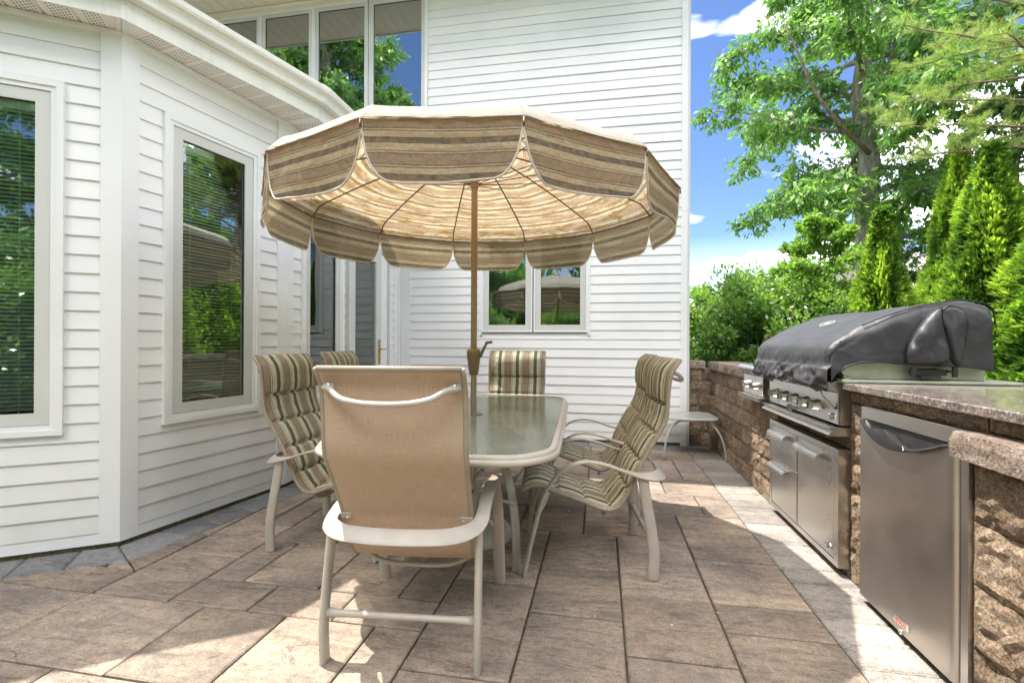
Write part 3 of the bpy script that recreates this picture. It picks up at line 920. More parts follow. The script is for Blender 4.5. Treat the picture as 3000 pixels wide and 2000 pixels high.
def casement(wall, a0, a1, z0, z1, parent, blinds='mini', glass='glass', casing=0.055, sashw=0.062, name='window'):
    bm = bmesh.new()
    frame_bm(bm, a0, a1, z0, z1, casing * 0.55, -0.034, 0.01)
    frame_bm(bm, a0 + casing * 0.45, a1 - casing * 0.45, z0 + casing * 0.45, z1 - casing * 0.45, casing * 0.55, -0.026, 0.02)
    w = bm_obj(name, bm, M['trim'], parent, loc=wall.loc(0), rotz=wall.rot)
    b0, b1, c0, c1 = a0 + casing, a1 - casing, z0 + casing, z1 - casing
    bm = bmesh.new(); frame_bm(bm, b0 - 0.001, b1 + 0.001, c0 - 0.001, c1 + 0.001, 0.005, -0.012, 0.02)
    bm_obj('gasket', bm, M['gasket'], w)
    bm = bmesh.new(); frame_bm(bm, b0 + 0.003, b1 - 0.003, c0 + 0.003, c1 - 0.003, sashw, -0.019, 0.022)
    bm_obj('sash', bm, M['sash'], w)
    g0, g1, h0, h1 = b0 + sashw, b1 - sashw, c0 + sashw, c1 - sashw
    bm = bmesh.new(); frame_bm(bm, g0 - 0.002, g1 + 0.002, h0 - 0.002, h1 + 0.002, 0.006, -0.010, 0.016)
    bm_obj('glazing_bead', bm, M['gasket'], w)
    box_obj('pane', g0, g1, -0.002, 0.002, h0, h1, M[glass], w)
    box_obj('dark_backing', g0 - 0.03, g1 + 0.03, 0.115, 0.125, h0 - 0.03, h1 + 0.03, M['dark_backing'], w)
    if blinds == 'mini':
        bm = bmesh.new(); z = h0 + 0.015
        while z < h1 - 0.05:
            vs = [bm.verts.new(p) for p in ((g0 + 0.004, 0.022, z), (g1 - 0.004, 0.022, z), (g1 - 0.004, 0.034, z + 0.0085), (g0 + 0.004, 0.034, z + 0.0085), (g0 + 0.004, 0.046, z + 0.0150), (g1 - 0.004, 0.046, z + 0.0150))]
            bm.faces.new(vs[:4]); bm.faces.new((vs[3], vs[2], vs[5], vs[4])); z += 0.0215
        for f in (0.17, 0.83):
            x = g0 + (g1 - g0) * f; box(bm, x - 0.0015, x + 0.0015, 0.019, 0.021, h0, h1)
        bm_obj('blind', bm, M['blind'], w)
        box_obj('blind_rail', g0 + 0.002, g1 - 0.002, 0.018, 0.048, h1 - 0.045, h1 - 0.004, M['blind'], w)
    elif blinds == 'vertical':
        bm = bmesh.new(); x = g0 + 0.03
        while x < g1 - 0.02:
            vs = [bm.verts.new(p) for p in ((x, 0.04, h0), (x + 0.055, 0.085, h0), (x + 0.055, 0.085, h1), (x, 0.04, h1))]
            bm.faces.new(vs); x += 0.078
        bm_obj('blind', bm, M['vane'], w)
    return w

ZT = 2.865     # soffit height of the bay
HB = 0.1018
facet1 = Wall(F1, C1); facet2 = Wall(C1, C2); facet3 = Wall(C2, (-2.452, 5.64)); back = Wall((-7.4, 5.64), (0.875, 5.64))
WL = facet2.L
def cut_spans(a0, a1, holes):
    def f(zm, zl, zh):
        spans = [(a0, a1)]
        for (h0, h1, z0, z1) in holes:
            if z0 < zm < z1:
                ns = []
                for a, b in spans:
                    if h1 <= a or h0 >= b: ns.append((a, b)); continue
                    if h0 > a: ns.append((a, h0))
                    if h1 < b: ns.append((h1, b))
                spans = ns
        return spans
    f.zs = [q for h in holes for q in (h[2], h[3])]
    return f
Z0 = 0.085
side_wall(facet1, cut_spans(0.0, facet1.L - 0.085, [(0.24, 0.934, 0.64, 2.52)]), Z0, ZT, HB, house)
side_wall(facet2, cut_spans(0.085, WL - 0.085, [(0.222, 0.915, 0.64, 2.52)]), Z0, ZT, HB, house)
L3 = facet3.L
o3 = C2.y
side_wall(facet3, cut_spans(0.085, L3 - 0.19, [(3.626 - o3, 4.275 - o3, 0.64, 2.52), (4.385 - o3, 5.311 - o3, 0.02, 2.17)]), Z0, ZT, HB, house)
BX = 7.4
side_wall(back, cut_spans(BX - 2.30, BX + 0.875, [(BX - 1.425, BX - 0.128, 1.235, 2.47)]), 0.125, 3.38, 0.1052, house, laps=True)
side_wall(back, cut_spans(BX - 2.098, BX + 0.875, []), 3.3862, 5.47, 0.1052, house, laps=True)
# starter strips
for wl, a, b in ((facet1, 0, facet1.L - 0.085), (facet2, 0.085, WL - 0.085), (facet3, 0.085, 4.385 - o3), (back, BX - 2.4, BX + 0.875)):
    wbox(wl, 'starter_strip', a, b, -0.002, 0.010, 0.025 if wl is not back else 0.035, Z0 if wl is not back else 0.125, M['trim'], house)
# solid core of the walls
def core(wall, a0, a1, z0, z1, inn=0.13, parent=house):
    wbox(wall, 'wall_core', a0, a1, -inn - 0.12, -inn, z0, z1, M['dark_backing'], parent)
core(facet1, -2.5, facet1.L + 0.05, 0, ZT); core(facet2, -0.04, WL - 0.01, 0, ZT); core(facet3, 0.03, L3, 0, ZT); core(back, 0, BX + 0.8, 0, 5.5)
for wl, a, b, z0, z1 in ((facet1, 0, 0.24, 0.0, ZT), (facet1, 0.934, facet1.L - 0.02, 0, ZT), (facet1, 0.24, 0.934, 0, 0.66), (facet1, 0.24, 0.934, 2.50, ZT),
                 (facet2, 0.02, 0.222, 0, ZT), (facet2, 0.915, WL - 0.02, 0, ZT), (facet2, 0.222, 0.915, 0, 0.66), (facet2, 0.222, 0.915, 2.50, ZT),
                 (facet3, 0.02, 3.626 - o3, 0, ZT), (facet3, 4.275 - o3, 4.385 - o3, 0, ZT), (facet3, 5.311 - o3, L3, 0, ZT), (facet3, 3.626 - o3, 4.275 - o3, 0, 0.66), (facet3, 3.62 - o3, 5.32 - o3, 2.50, ZT), (facet3, 4.385 - o3, 5.311 - o3, 2.15, 2.5),
                 (back, 0, BX - 5.1, 0, 5.5), (back, BX - 5.1, BX - 1.44, 0, 3.42), (back, BX - 2.12, BX + 0.9, 2.46, 5.5), (back, BX - 0.11, BX + 0.9, 0, 2.46), (back, BX - 1.44, BX - 0.11, 0, 1.25)):
    wbox(wl, 'sheathing', a, b, -0.13, -0.003, z0 + 0.03, z1 - 0.002, M['dark_backing'], house)
# foundation line, mossy
for wl, a, b in ((facet1, -2, facet1.L - 0.005), (facet2, 0.0, WL), (facet3, 0.0, L3), (back, BX - 2.4, BX + 0.95)):
    wbox(wl, 'foundation', a, b, -0.10, -0.012, -0.05, 0.035, M['moss'], house)
# corner posts
def corner_post(P, wa, wb, z1, w=0.085):
    bm = bmesh.new()
    na = Vector((wa.d.y, -wa.d.x)); nb = Vector((wb.d.y, -wb.d.x)); t = 0.020
    pts = [P - wa.d * w - na * 0.01, P - wa.d * w + na * t, isect(P + na * t, wa.d, P + nb * t, wb.d), P + wb.d * w + nb * t, P + wb.d * w - nb * 0.01, P - (na + nb).normalized() * 0.03]
    lo = [bm.verts.new((p.x, p.y, 0.028)) for p in pts]; hi = [bm.verts.new((p.x, p.y, z1)) for p in pts]
    n = len(pts)
    for k in range(n): bm.faces.new((lo[k], lo[(k + 1) % n], hi[(k + 1) % n], hi[k]))
    bm.faces.new(hi); bm.faces.new(list(reversed(lo)))
    bm_obj('corner_post', bm, M['trim'], house)
corner_post(C1, facet1, facet2, ZT); corner_post(C2, facet2, facet3, ZT)
# inner corner and outer corner of the tall wall
wbox(facet3, 'corner_trim', L3 - 0.19, L3 - 0.085, -0.002, 0.016, 0.03, ZT, M['trim'], house)
wbox(facet3, 'corner_trim', L3 - 0.085, L3 - 0.0185, -0.002, 0.030, 0.03, ZT, M['trim'], house)
wbox(back, 'corner_trim', BX - 2.42, BX - 2.30, -0.002, 0.018, 0.03, ZT, M['trim'], house)
wbox(back, 'corner_trim', BX + 0.868, BX + 0.935, -0.002, 0.021, 0.0, 2.60, M['trim'], house)
wbox(back, 'corner_trim', BX + 0.868, BX + 0.935, -0.002, 0.0225, 2.603, 5.47, M['trim'], house)
wbox(back, 'corner_trim', BX + 0.937, BX + 0.962, -0.09, 0.012, 0.0, 5.47, M['sash'], house)
box_obj('side_wall', 0.90, 0.948, 5.75, 11.5, 0.03, 5.47, M['siding'], house)

casement(facet1, 0.24, 0.934, 0.64, 2.52, house)
casement(facet2, 0.222, 0.915, 0.64, 2.52, house)
casement(facet3, 3.626 - o3, 4.275 - o3, 0.64, 2.52, house)
# twin window in the back wall
tw = wbox(back, 'window', BX - 1.405, BX - 0.148, -0.01, 0.010, 1.235, 1.262, M['sash'], house)
wbox(back, 'window_trim', BX - 1.428, BX - 1.398, -0.01, 0.032, 1.225, 2.47, M['trim'], house)
wbox(back, 'window_trim', BX - 0.155, BX - 0.122, -0.01, 0.032, 1.225, 2.47, M['trim'], house)
casement(back, BX - 1.398, BX - 0.790, 1.262, 2.47, house, blinds=None, glass='glass', casing=0.022, sashw=0.058)
casement(back, BX - 0.776, BX - 0.155, 1.262, 2.47, house, blinds=None, glass='glass', casing=0.022, sashw=0.058)
# upper window band
edges = [(-5.10, -4.437), (-4.316, -3.686), (-3.556, -2.92), (-2.805, -2.17)]
for k, (g0, g1) in enumerate([(-5.72, -5.20)] + edges):
    casement(back, BX + g0 - 0.062, BX + g1 + 0.062, 3.46, 5.395, house, blinds='vertical', glass='glass_up', casing=0.020, sashw=0.042)
wbox(back, 'window_trim', BX - 2.108, BX - 2.088, -0.01, 0.038, 3.40, 5.41, M['trim'], house)
wbox(back, 'window_trim', BX - 5.8, BX - 2.108, -0.01, 0.036, 5.396, 5.44, M['cream'], house)
for g0, g1 in zip([-5.20] + [e[1] for e in edges[:-1]], [e[0] for e in edges]):
    wbox(back, 'mullion', BX + g0 + 0.063, BX + g1 - 0.063, -0.01, 0.028, 3.46, 5.395, M['trim'], house) if g1 - g0 > 0.128 else None

# glazed door in the bay return wall
dbm = bmesh.new(); frame_bm(dbm, 4.385 - o3, 5.311 - o3, 0.03, 2.17, 0.045, -0.03, 0.02)
door = bm_obj('door', dbm, M['sash'], house, loc=facet3.loc(0), rotz=facet3.rot)
box_obj('door_jamb', 5.052 - o3, 5.262 - o3, -0.016, 0.02, 0.075, 2.12, M['trim'], door)
bm = bmesh.new(); frame_bm(bm, 4.340 - o3, 5.035 - o3, 0.06, 2.118, 0.118, -0.050, -0.006, wb=0.22)
bm_obj('door_leaf', bm, M['sash'], door)
box_obj('pane', 4.458 - o3, 4.917 - o3, -0.030, -0.024, 0.28, 2.0, M['glass'], door)
box_obj('dark_backing', 4.44 - o3, 4.93 - o3, 0.04, 0.05, 0.26, 2.02, M['dark_backing'], door)
bm = bmesh.new(); z = 0.3
while z < 1.98:
    vs = [bm.verts.new(p) for p in ((4.462 - o3, -0.016, z), (4.913 - o3, -0.016, z), (4.913 - o3, 0.006, z + 0.004), (4.462 - o3, 0.006, z + 0.004))]
    bm.faces.new(vs); z += 0.0215
bm_obj('blind', bm, M['blind'], door)
bm = bmesh.new(); box(bm, 4.962 - o3, 5.004 - o3, -0.060, -0.0505, 0.895, 1.165); bevel_all(bm, 0.003)
hp = bm_obj('handle_plate', bm, M['brass'], door)
bm = bmesh.new(); y = 4.983 - o3
tube(bm, [(y, -0.058, 1.06), (y, -0.088, 1.06), (y + 0.014, -0.096, 1.06), (y + 0.075, -0.096, 1.058), (y + 0.10, -0.092, 1.064)], 0.0075, 8)
tube(bm, [(y, -0.058, 0.96), (y, -0.068, 0.96)], 0.010, 8)
bm_obj('handle_lever', bm, M['brass'], door, smooth=True)

# ---- bay eaves: soffit panels, fascia, gutter
G0 = Vector((-4.60, 0.74)); G1 = Vector((-2.512, 2.155)); G2 = Vector((-2.150, 3.400)); G3 = Vector((-2.150, 5.62))
S1 = Wall(F1 - D1 * 1.2, C1); S2 = Wall(C1, C2); S3 = Wall(C2, (C2.x, 5.64))
def soffit_run(P, Dv, Q0, Q1, s0, s1, zz):
    """strips between wall line P+Dv*s and the fascia line Q0->Q1"""
    pitch = 0.148; s = s0
    E = (Q1 - Q0).normalized()
    nn = Vector((Dv.y, -Dv.x))
    while s < s1:
        e = min(s + pitch, s1)
        a = P + Dv * s; b = P + Dv * e
        # cross to the fascia line
        c = isect(b, nn, Q0, E); d = isect(a, nn, Q0, E)
        ln = (d - a).length; rot = math.atan2(Dv.y, Dv.x)
        # local: x along, y inwards
        w = e - s
        la, lb = (d - a).length, (c - b).length
        bm = bmesh.new()
        x0, x1, x2 = 0.0, min(0.118, w), w
        prof = [(x0, 0.0), (x1, 0.0)]
        if w > 0.13: prof += [(x1 + 0.004, 0.010), (x1 + 0.012, 0.010), (w - 0.010, -0.004), (w, 0.0)]
        top = []
        for (x, dz) in prof:
            l = la + (lb - la) * x / w
            top.append((bm.verts.new((x, 0.0, dz)), bm.verts.new((x, -l + 0.005, dz))))
        for p, q in zip(top, top[1:]): bm.faces.new((p[0], q[0], q[1], p[1]))
        g = bmesh.ops.extrude_face_region(bm, geom=list(bm.faces))
        bmesh.ops.translate(bm, verts=[x for x in g['geom'] if isinstance(x, bmesh.types.BMVert)], vec=(0, 0, 0.012))
        o = bm_obj('soffit_panel', bm, M['vented'], house, loc=(a.x, a.y, zz), rotz=rot)
        s = e
soffit_run(S1.p, S1.d, G0, G1, 0.0, S1.L - 0.06, ZT)
soffit_run(S2.p, S2.d, G1, G2, 0.05, S2.L - 0.02, ZT)
soffit_run(S3.p, S3.d, G2, G3, 0.03, S3.L, ZT)
for Pc, Gc, da, db, Qa, Qb in ((C1, G1, D1, D2, G0, G2), (C2, G2, D2, Vector((0, 1)), G1, G3)):
    na = Vector((da.y, -da.x)); nb = Vector((db.y, -db.x))
    ea = isect(Pc - da * 0.06, na, Gc, (Gc - Qa).normalized()); eb = isect(Pc + db * 0.05, nb, Gc, (Qb - Gc).normalized())
    bm = bmesh.new(); poly = [Pc - da * 0.06, ea, Gc, eb, Pc + db * 0.05, Pc]
    f = bm.faces.new([bm.verts.new((p.x, p.y, ZT + 0.001)) for p in poly]); g = bmesh.ops.extrude_face_region(bm, geom=[f])
    bmesh.ops.translate(bm, verts=[x for x in g['geom'] if isinstance(x, bmesh.types.BMVert)], vec=(0, 0, 0.012))
    bm_obj('soffit_panel', bm, M['vented'], house)
# mitre strips in the soffit
for Pc, Gc in ((C1, G1), (C2, G2)):
    dd = (Gc - Pc); l = dd.length; dn = dd.normalized()
    for off, nm in ((-0.024, 0), (0.002, 1)):
        o = box_obj('soffit_mitre', 0.012, l - 0.003, off, off + 0.022, 0, 0.006, M['trim'], house, 0.001, loc=(Pc.x, Pc.y, ZT - 0.0065), rotz=math.atan2(dn.y, dn.x))
def profile_run(name, pts, prof, mat, parent, closed=True, smooth=True):
    """sweep a 2D profile (out, z) along a plan polyline with mitred corners"""
    bm = bmesh.new(); rings = []
    for i, p in enumerate(pts):
        d0 = (p - pts[i - 1]).normalized() if i else (pts[1] - p).normalized()
        d1 = (pts[i + 1] - p).normalized() if i < len(pts) - 1 else d0
        m0 = Vector((d0.y, -d0.x)); m1 = Vector((d1.y, -d1.x)); m = m0 + m1; m = m / m.dot(m0)
        rings.append([bm.verts.new((p.x + m.x * o, p.y + m.y * o, z)) for o, z in prof])
    n = len(prof)
    for r0, r1 in zip(rings, rings[1:]):
        for k in range(n if closed else n - 1): bm.faces.new((r0[k], r0[(k + 1) % n], r1[(k + 1) % n], r1[k]))
    if closed: bm.faces.new(rings[0]); bm.faces.new(list(reversed(rings[-1])))
    return bm_obj(name, bm, mat, parent, smooth=smooth, sharp=19)
gp = [G0, G1, G2, G3]
profile_run('fascia', gp, [(0.0, ZT - 0.012), (0.004, ZT - 0.012), (0.004, ZT + 0.07), (0.010, ZT + 0.073), (0.010, ZT + 0.19), (-0.02, ZT + 0.19), (-0.02, ZT - 0.0)], M['gutter'], house, smooth=False)
gz = ZT + 0.095
profile_run('gutter', gp, [(0.011, gz), (0.060, gz), (0.066, gz + 0.006), (0.067, gz + 0.028), (0.072, gz + 0.045), (0.086, gz + 0.058), (0.102, gz + 0.066), (0.110, gz + 0.080), (0.112, gz + 0.108), (0.106, gz + 0.112), (0.098, gz + 0.108), (0.098, gz + 0.102), (0.104, gz + 0.100), (0.100, gz + 0.082), (0.080, gz + 0.068), (0.062, gz + 0.052), (0.056, gz + 0.012), (0.016, gz + 0.006), (0.016, gz + 0.11), (0.011, gz + 0.11)], M['gutter'], house, smooth=False)
# joint clip on the gutter corner
profile_run('gutter_joint', [G2 - (G2 - G1).normalized() * 0.06, G2, G2 + Vector((0, 0.07))], [(0.0605, gz - 0.0015), (0.068, gz + 0.004), (0.069, gz + 0.028), (0.074, gz + 0.044), (0.088, gz + 0.056), (0.104, gz + 0.064), (0.112, gz + 0.080), (0.1142, gz + 0.108), (0.108, gz + 0.1138), (0.10, gz + 0.10), (0.06, gz + 0.02)], M['gutter'], house, smooth=False)
profile_run('frieze', [S1.p, C1, C2, Vector((C2.x, 5.62))], [(0.022, ZT - 0.004), (0.026, ZT - 0.004), (0.026, ZT - 0.022), (0.016, ZT - 0.024), (0.005, ZT - 0.03), (0.005, ZT - 0.003)], M['trim'], house)
# bay roof, a low pitched lean-to behind the gutter
bm = bmesh.new()
ring = [(-4.60, 0.74), (-2.512, 2.155), (-2.150, 3.40), (-2.150, 5.62), (-7.4, 5.62), (-7.4, 0.74)]
zs = [ZT + 0.18] * 4 + [ZT + 0.18] * 2
lo = [bm.verts.new((x, y, z)) for (x, y), z in zip(ring, zs)]
apex = bm.verts.new((-4.7, 4.2, ZT + 0.85)); bm.faces.new(list(reversed(lo)))
for k in range(len(lo)): bm.faces.new((lo[k], lo[(k + 1) % len(lo)], apex))
bm_obj('bay_roof', bm, M['roof'], house)

# ---- high eaves of the main roof
EO = 0.78
wbox(back, 'eave_soffit', -0.5, BX + 0.955, 0.0, EO - 0.02, 5.472, 5.50, M['cream'], house)
bm = bmesh.new()
x = BX - 5.6
while x < BX - 1.9:
    box(bm, x, x + 0.012, -EO + 0.04, -0.03, 5.464, 5.4715); box(bm, x + 0.05, x + 0.052, -EO + 0.04, -0.03, 5.468, 5.4715); x += 0.148
bm_obj('eave_soffit_ribs', bm, M['cream'], house, loc=back.loc(0), rotz=back.rot)
bm = bmesh.new(); tube(bm, [(BX - 6, -0.045, 5.452), (BX + 0.87, -0.045, 5.452)], 0.020, 8)
bm_obj('eave_moulding', bm, M['cream'], house, loc=back.loc(0), rotz=back.rot, smooth=True)
wbox(back, 'eave_fascia', -0.5, BX + 0.955, EO - 0.02, EO + 0.005, 5.455, 5.66, M['gutter'], house)
wbox(back, 'eave_gutter', -0.5, BX + 0.955, EO + 0.006, EO + 0.075, 5.54, 5.655, M['gutter'], house, 0.006)
bm = bmesh.new()
v_ = [bm.verts.new(p) for p in ((-8, 4.84, 5.67), (0.96, 4.84, 5.67), (0.96, 11.6, 7.6), (-8, 11.6, 7.6), (-8, 4.84, 5.61), (0.96, 4.84, 5.61), (0.96, 11.6, 7.54), (-8, 11.6, 7.54))]
for f in ((0, 1, 2, 3), (7, 6, 5, 4), (0, 4, 5, 1), (1, 5, 6, 2), (2, 6, 7, 3), (3, 7, 4, 0)): bm.faces.new([v_[i] for i in f])
bm_obj('main_roof', bm, M['roof'], house)

# ================================================================== STONE WALL AND OUTDOOR KITCHEN BASE
def stone_block(wall, a0, a1, z0, z1, parent, proud=0.017, depth=0.10, mat='stone', nx=None, nz=5, top_rough=False, seed=None):
    g = 0.0028
    a0 += g; a1 -= g; z0 += g; z1 -= g * 0.4
    nx = nx or max(5, int((a1 - a0) / 0.032))
    bm = bmesh.new(); s = rt.random() * 100
    grid = []
    for i in range(nx + 1):
        col = []
        for j in range(nz + 1):
            x = a0 + (a1 - a0) * i / nx; z = z0 + (z1 - z0) * j / nz
            e = min(i, nx - i, 1) * min(j, nz - j, 1)
            q_ = noise.noise(Vector((x * 17, z * 21, s))) + 0.6 * noise.noise(Vector((x * 41, z * 47, s + 3)))
            h = proud * (0.62 + 0.75 * q_)
            if e == 0: h = proud * (0.10 + 0.45 * max(0, noise.noise(Vector((x * 30, z * 30, s)))))
            jx = 0 if i in (0, nx) else 0.006 * noise.noise(Vector((x * 40, z * 30, s + 5)))
            jz = 0 if j in (0, nz) else 0.006 * noise.noise(Vector((x * 40, z * 30, s + 9)))
            col.append(bm.verts.new((x + jx - a0, -h, z + jz)))
        grid.append(col)
    for i in range(nx):
        for j in range(nz): bm.faces.new((grid[i][j], grid[i + 1][j], grid[i + 1][j + 1], grid[i][j + 1]))
    L = a1 - a0
    b = [bm.verts.new(p) for p in ((0, depth, z0), (L, depth, z0), (L, depth, z1), (0, depth, z1))]
    bm.faces.new([grid[i][0] for i in range(nx, -1, -1)] + [b[0], b[1]])
    bm.faces.new([grid[i][nz] for i in range(nx + 1)] + [b[2], b[3]])
    bm.faces.new([grid[0][j] for j in range(nz + 1)] + [b[3], b[0]])
    bm.faces.new([grid[nx][j] for j in range(nz, -1, -1)] + [b[1], b[2]])
    bm.faces.new((b[3], b[2], b[1], b[0]))
    return bm_obj('cap_stone' if mat == 'capstone' else 'stone_block', bm, M[mat], parent, loc=wall.loc(a0), rotz=wall.rot)

stonewall = thing('stone_wall', 'low wall of brown split face blocks with rough capstones behind the small side table', 'stone wall', (1.2, 5.0, 0))
kitchen = thing('outdoor_kitchen', 'built in outdoor kitchen base of rough brown blocks under a speckled granite counter', 'outdoor kitchen', (1.2, 3.0, 0))
def reloc(parent):
    for o in [x for x in bpy.data.objects if x.parent == parent and not x.get('_rl')]:
        o.location = Vector(o.location) - Vector(parent.location); o['_rl'] = 1
KW = Wall((1.205, 5.72), (1.205, 1.0))         # runs towards the camera, outside faces the patio
SV = lambda v: 5.72 - v
def rows(wall, a0, a1, zrows, holes, parent, wmin=0.16, wmax=0.42, **kw):
    for z0, z1 in zrows:
        spans = [(a0, a1)]
        for h0, h1, y0, y1 in holes:
            if min(z1, y1) - max(z0, y0) > 0.35 * (z1 - z0):
                ns = []
                for a, b in spans:
                    if h1 <= a or h0 >= b: ns.append((a, b)); continue
                    if h0 > a: ns.append((a, h0))
                    if h1 < b: ns.append((h1, b))
                spans = ns
        for a, b in spans:
            s = a
            while s < b - 0.02:
                w = rt.uniform(wmin, wmax)
                e = min(s + w, b)
                if b - e < 0.11: e = b
                stone_block(wall, s, e, z0, z1, parent, **kw)
                s = e
ZR = [(0.143 * k - (0.03 if k == 0 else 0), 0.143 * (k + 1)) for k in range(6)]
# part beyond the side burner
rows(KW, 0.0, SV(4.25), ZR, [], stonewall)
BKW = Wall((0.94, 5.735), (1.26, 5.735))
rows(BKW, 0.0, 0.30, ZR, [], stonewall, 0.14, 0.22)
box_obj('wall_core', 1.232, 1.50, 4.25, 5.85, -0.03, 0.855, M['moss'], stonewall)
box_obj('wall_core', 0.955, 1.30, 5.80, 5.98, -0.03, 0.855, M['moss'], stonewall)
def cap_run(wall, a0, a1, z0, z1, out, inn, parent, lens):
    s = a0; k = 0
    while s < a1 - 0.02:
        e = min(s + lens[k % len(lens)], a1)
        if a1 - e < 0.12: e = a1
        bm = bmesh.new(); g = 0.003; nx = 7; nj = 3; sd = rt.random() * 50; L = e - s - 2 * g
        grid = []
        for i in range(nx + 1):
            col = []
            for j in range(nj + 1):
                x = L * i / nx; z = z0 + (z1 - z0) * j / nj
                edge = j == nj
                h = out - (0.010 if edge else 0) + 0.013 * noise.noise(Vector((x * 13, z * 25, sd)))
                if i in (0, nx): h -= 0.006
                col.append(bm.verts.new((x, -h, z - (0.004 * abs(noise.noise(Vector((x * 20, sd, 0)))) if edge else 0))))
            grid.append(col)
        for i in range(nx):
            for j in range(nj): bm.faces.new((grid[i][j], grid[i + 1][j], grid[i + 1][j + 1], grid[i][j + 1]))
        bk = [[bm.verts.new((L * i / nx, inn, z)) for z in (z0, z1)] for i in range(nx + 1)]
        for i in range(nx):
            bm.faces.new((grid[i][nj], grid[i + 1][nj], bk[i + 1][1], bk[i][1]))
            bm.faces.new((bk[i][0], bk[i + 1][0], grid[i + 1][0], grid[i][0]))
            bm.faces.new((bk[i][1], bk[i + 1][1], bk[i + 1][0], bk[i][0]))
        bm.faces.new([grid[0][j] for j in range(nj + 1)] + [bk[0][1], bk[0][0]])
        bm.faces.new([grid[nx][j] for j in range(nj, -1, -1)] + [bk[nx][0], bk[nx][1]])
        bm_obj('cap_stone', bm, M['capstone'], parent, loc=wall.loc(s + g), rotz=wall.rot)
        s = e; k += 1
cap_run(KW, 0.06, SV(4.27), 0.861, 0.942, 0.045, 0.26, stonewall, [0.46, 0.52, 0.5])
cap_run(BKW, 0.0, 0.21, 0.861, 0.9425, 0.03, 0.24, stonewall, [0.5])
# kitchen part
holes = [(SV(4.24), SV(3.71), 0.735, 1.0), (SV(3.62), SV(2.63), 0.705, 1.0), (SV(3.607), SV(2.63), 0.045, 0.627), (SV(2.42), SV(1.775), -0.05, 0.872)]
ZK = ZR + [(0.861, 0.9225)]
rows(KW, SV(4.25), SV(1.775), ZK, holes, kitchen, 0.17, 0.36)
rows(KW, SV(3.61), SV(2.63), [(0.63, 0.703)], [], kitchen, 0.2, 0.36)
rows(KW, SV(4.25), SV(3.70), [(0.716, 0.738)], [], kitchen, 0.3, 0.36, nz=2)
rows(KW, SV(2.42), SV(1.775), [(0.875, 0.9225)], [], kitchen, 0.24, 0.40, nz=2)
rows(KW, SV(3.61), SV(2.63), [(-0.03, 0.038)], [], kitchen, 0.3, 0.45, nz=2, proud=0.006)
# near ledge, one step lower and proud of the kitchen face
LW = Wall((1.165, 1.772), (1.165, 0.9))
rows(LW, 0.0, 0.86, [(-0.03, 0.19), (0.19, 0.39), (0.39, 0.59), (0.59, 0.785)], [], kitchen, 0.35, 0.55, nx=18, nz=8, proud=0.024)
cap_run(LW, -0.035, 0.86, 0.788, 0.868, 0.060, 0.052, kitchen, [0.95])
rows(KW, SV(1.772), SV(0.95), [(0.871, 0.9225)], [], kitchen, 0.3, 0.4, nz=2)
box_obj('base_core', 1.245, 2.02, 0.95, 4.25, -0.03, 0.9215, M['moss'], kitchen)
ct = bmesh.new(); box(ct, 1.152, 2.06, 0.93, 2.612, 0.924, 0.957); bevel_all(ct, 0.004)
bm_obj('countertop', ct, M['granite'], kitchen)
ct = bmesh.new(); box(ct, 1.90, 2.06, 2.615, 4.26, 0.9242, 0.9568); bevel_all(ct, 0.004)
bm_obj('countertop', ct, M['granite'], kitchen)
ct = bmesh.new(); box(ct, 1.152, 1.90, 3.635, 3.70, 0.924, 0.957); bevel_all(ct, 0.003)
bm_obj('countertop', ct, M['granite'], kitchen)
for pr in (stonewall, kitchen): reloc(pr)
# ================================================================== APPLIANCES
def T_face(u, v, z):      # text plane facing the patio (-x), reading towards the camera
    return Matrix.Translation((u, v, z)) @ Matrix(((0, 0, -1, 0), (-1, 0, 0, 0), (0, 1, 0, 0), (0, 0, 0, 1)))
def emblem(parent, u, v, z, rx, rz, size, name='badge'):
    bm = bmesh.new(); o = []
    for (r1, h) in ((1.0, 0.0), (1.0, 0.003), (0.93, 0.0045), (0.86, 0.0045), (0.84, 0.003)):
        o.append([bm.verts.new((u - h, v + rx * r1 * math.cos(2 * PI * k / 28), z + rz * (r1 if r1 > 0.9 else r1 * 0.96) * math.sin(2 * PI * k / 28))) for k in range(28)])
    for a, b in zip(o, o[1:]):
        for k in range(28): bm.faces.new((a[k], a[(k + 1) % 28], b[(k + 1) % 28], b[k]))
    b_ = bm_obj(name, bm, M['chrome'], parent, smooth=True)
    bm = bmesh.new(); bm.faces.new([bm.verts.new((u - 0.0032, v + rx * 0.85 * math.cos(2 * PI * k / 28), z + rz * 0.83 * math.sin(2 * PI * k / 28))) for k in range(28)])
    bm_obj('badge_face', bm, M['blackplastic'], b_)
    text_obj('badge_letters', 'DCS', size, M['chrome'], b_, T_face(u - 0.0042, v, z))
    return b_
def knob(parent, u, v, z, s=1.0):
    bm = bmesh.new()
    lathe(bm, [(0.032 * s, 0.0), (0.032 * s, 0.006), (0.029 * s, 0.010), (0.027 * s, 0.012), (0.024 * s, 0.030), (0.021 * s, 0.034)], 24, 'x', (u, v, z))
    k = bm_obj('knob', bm, M['steel'], parent, smooth=True, sharp=40)
    bm = bmesh.new(); box(bm, u - 0.052, u - 0.030, v - 0.0135, v + 0.0135, z - 0.021, z + 0.021); bevel_all(bm, 0.004, 2)
    bm_obj('knob_grip', bm, M['steel'], k, smooth=True, sharp=50)
    bm = bmesh.new(); box(bm, u - 0.0545, u - 0.0515, v - 0.0118, v + 0.0118, z - 0.0192, z + 0.0192); bevel_all(bm, 0.001)
    bm_obj('knob_face', bm, M['blackplastic'], k)

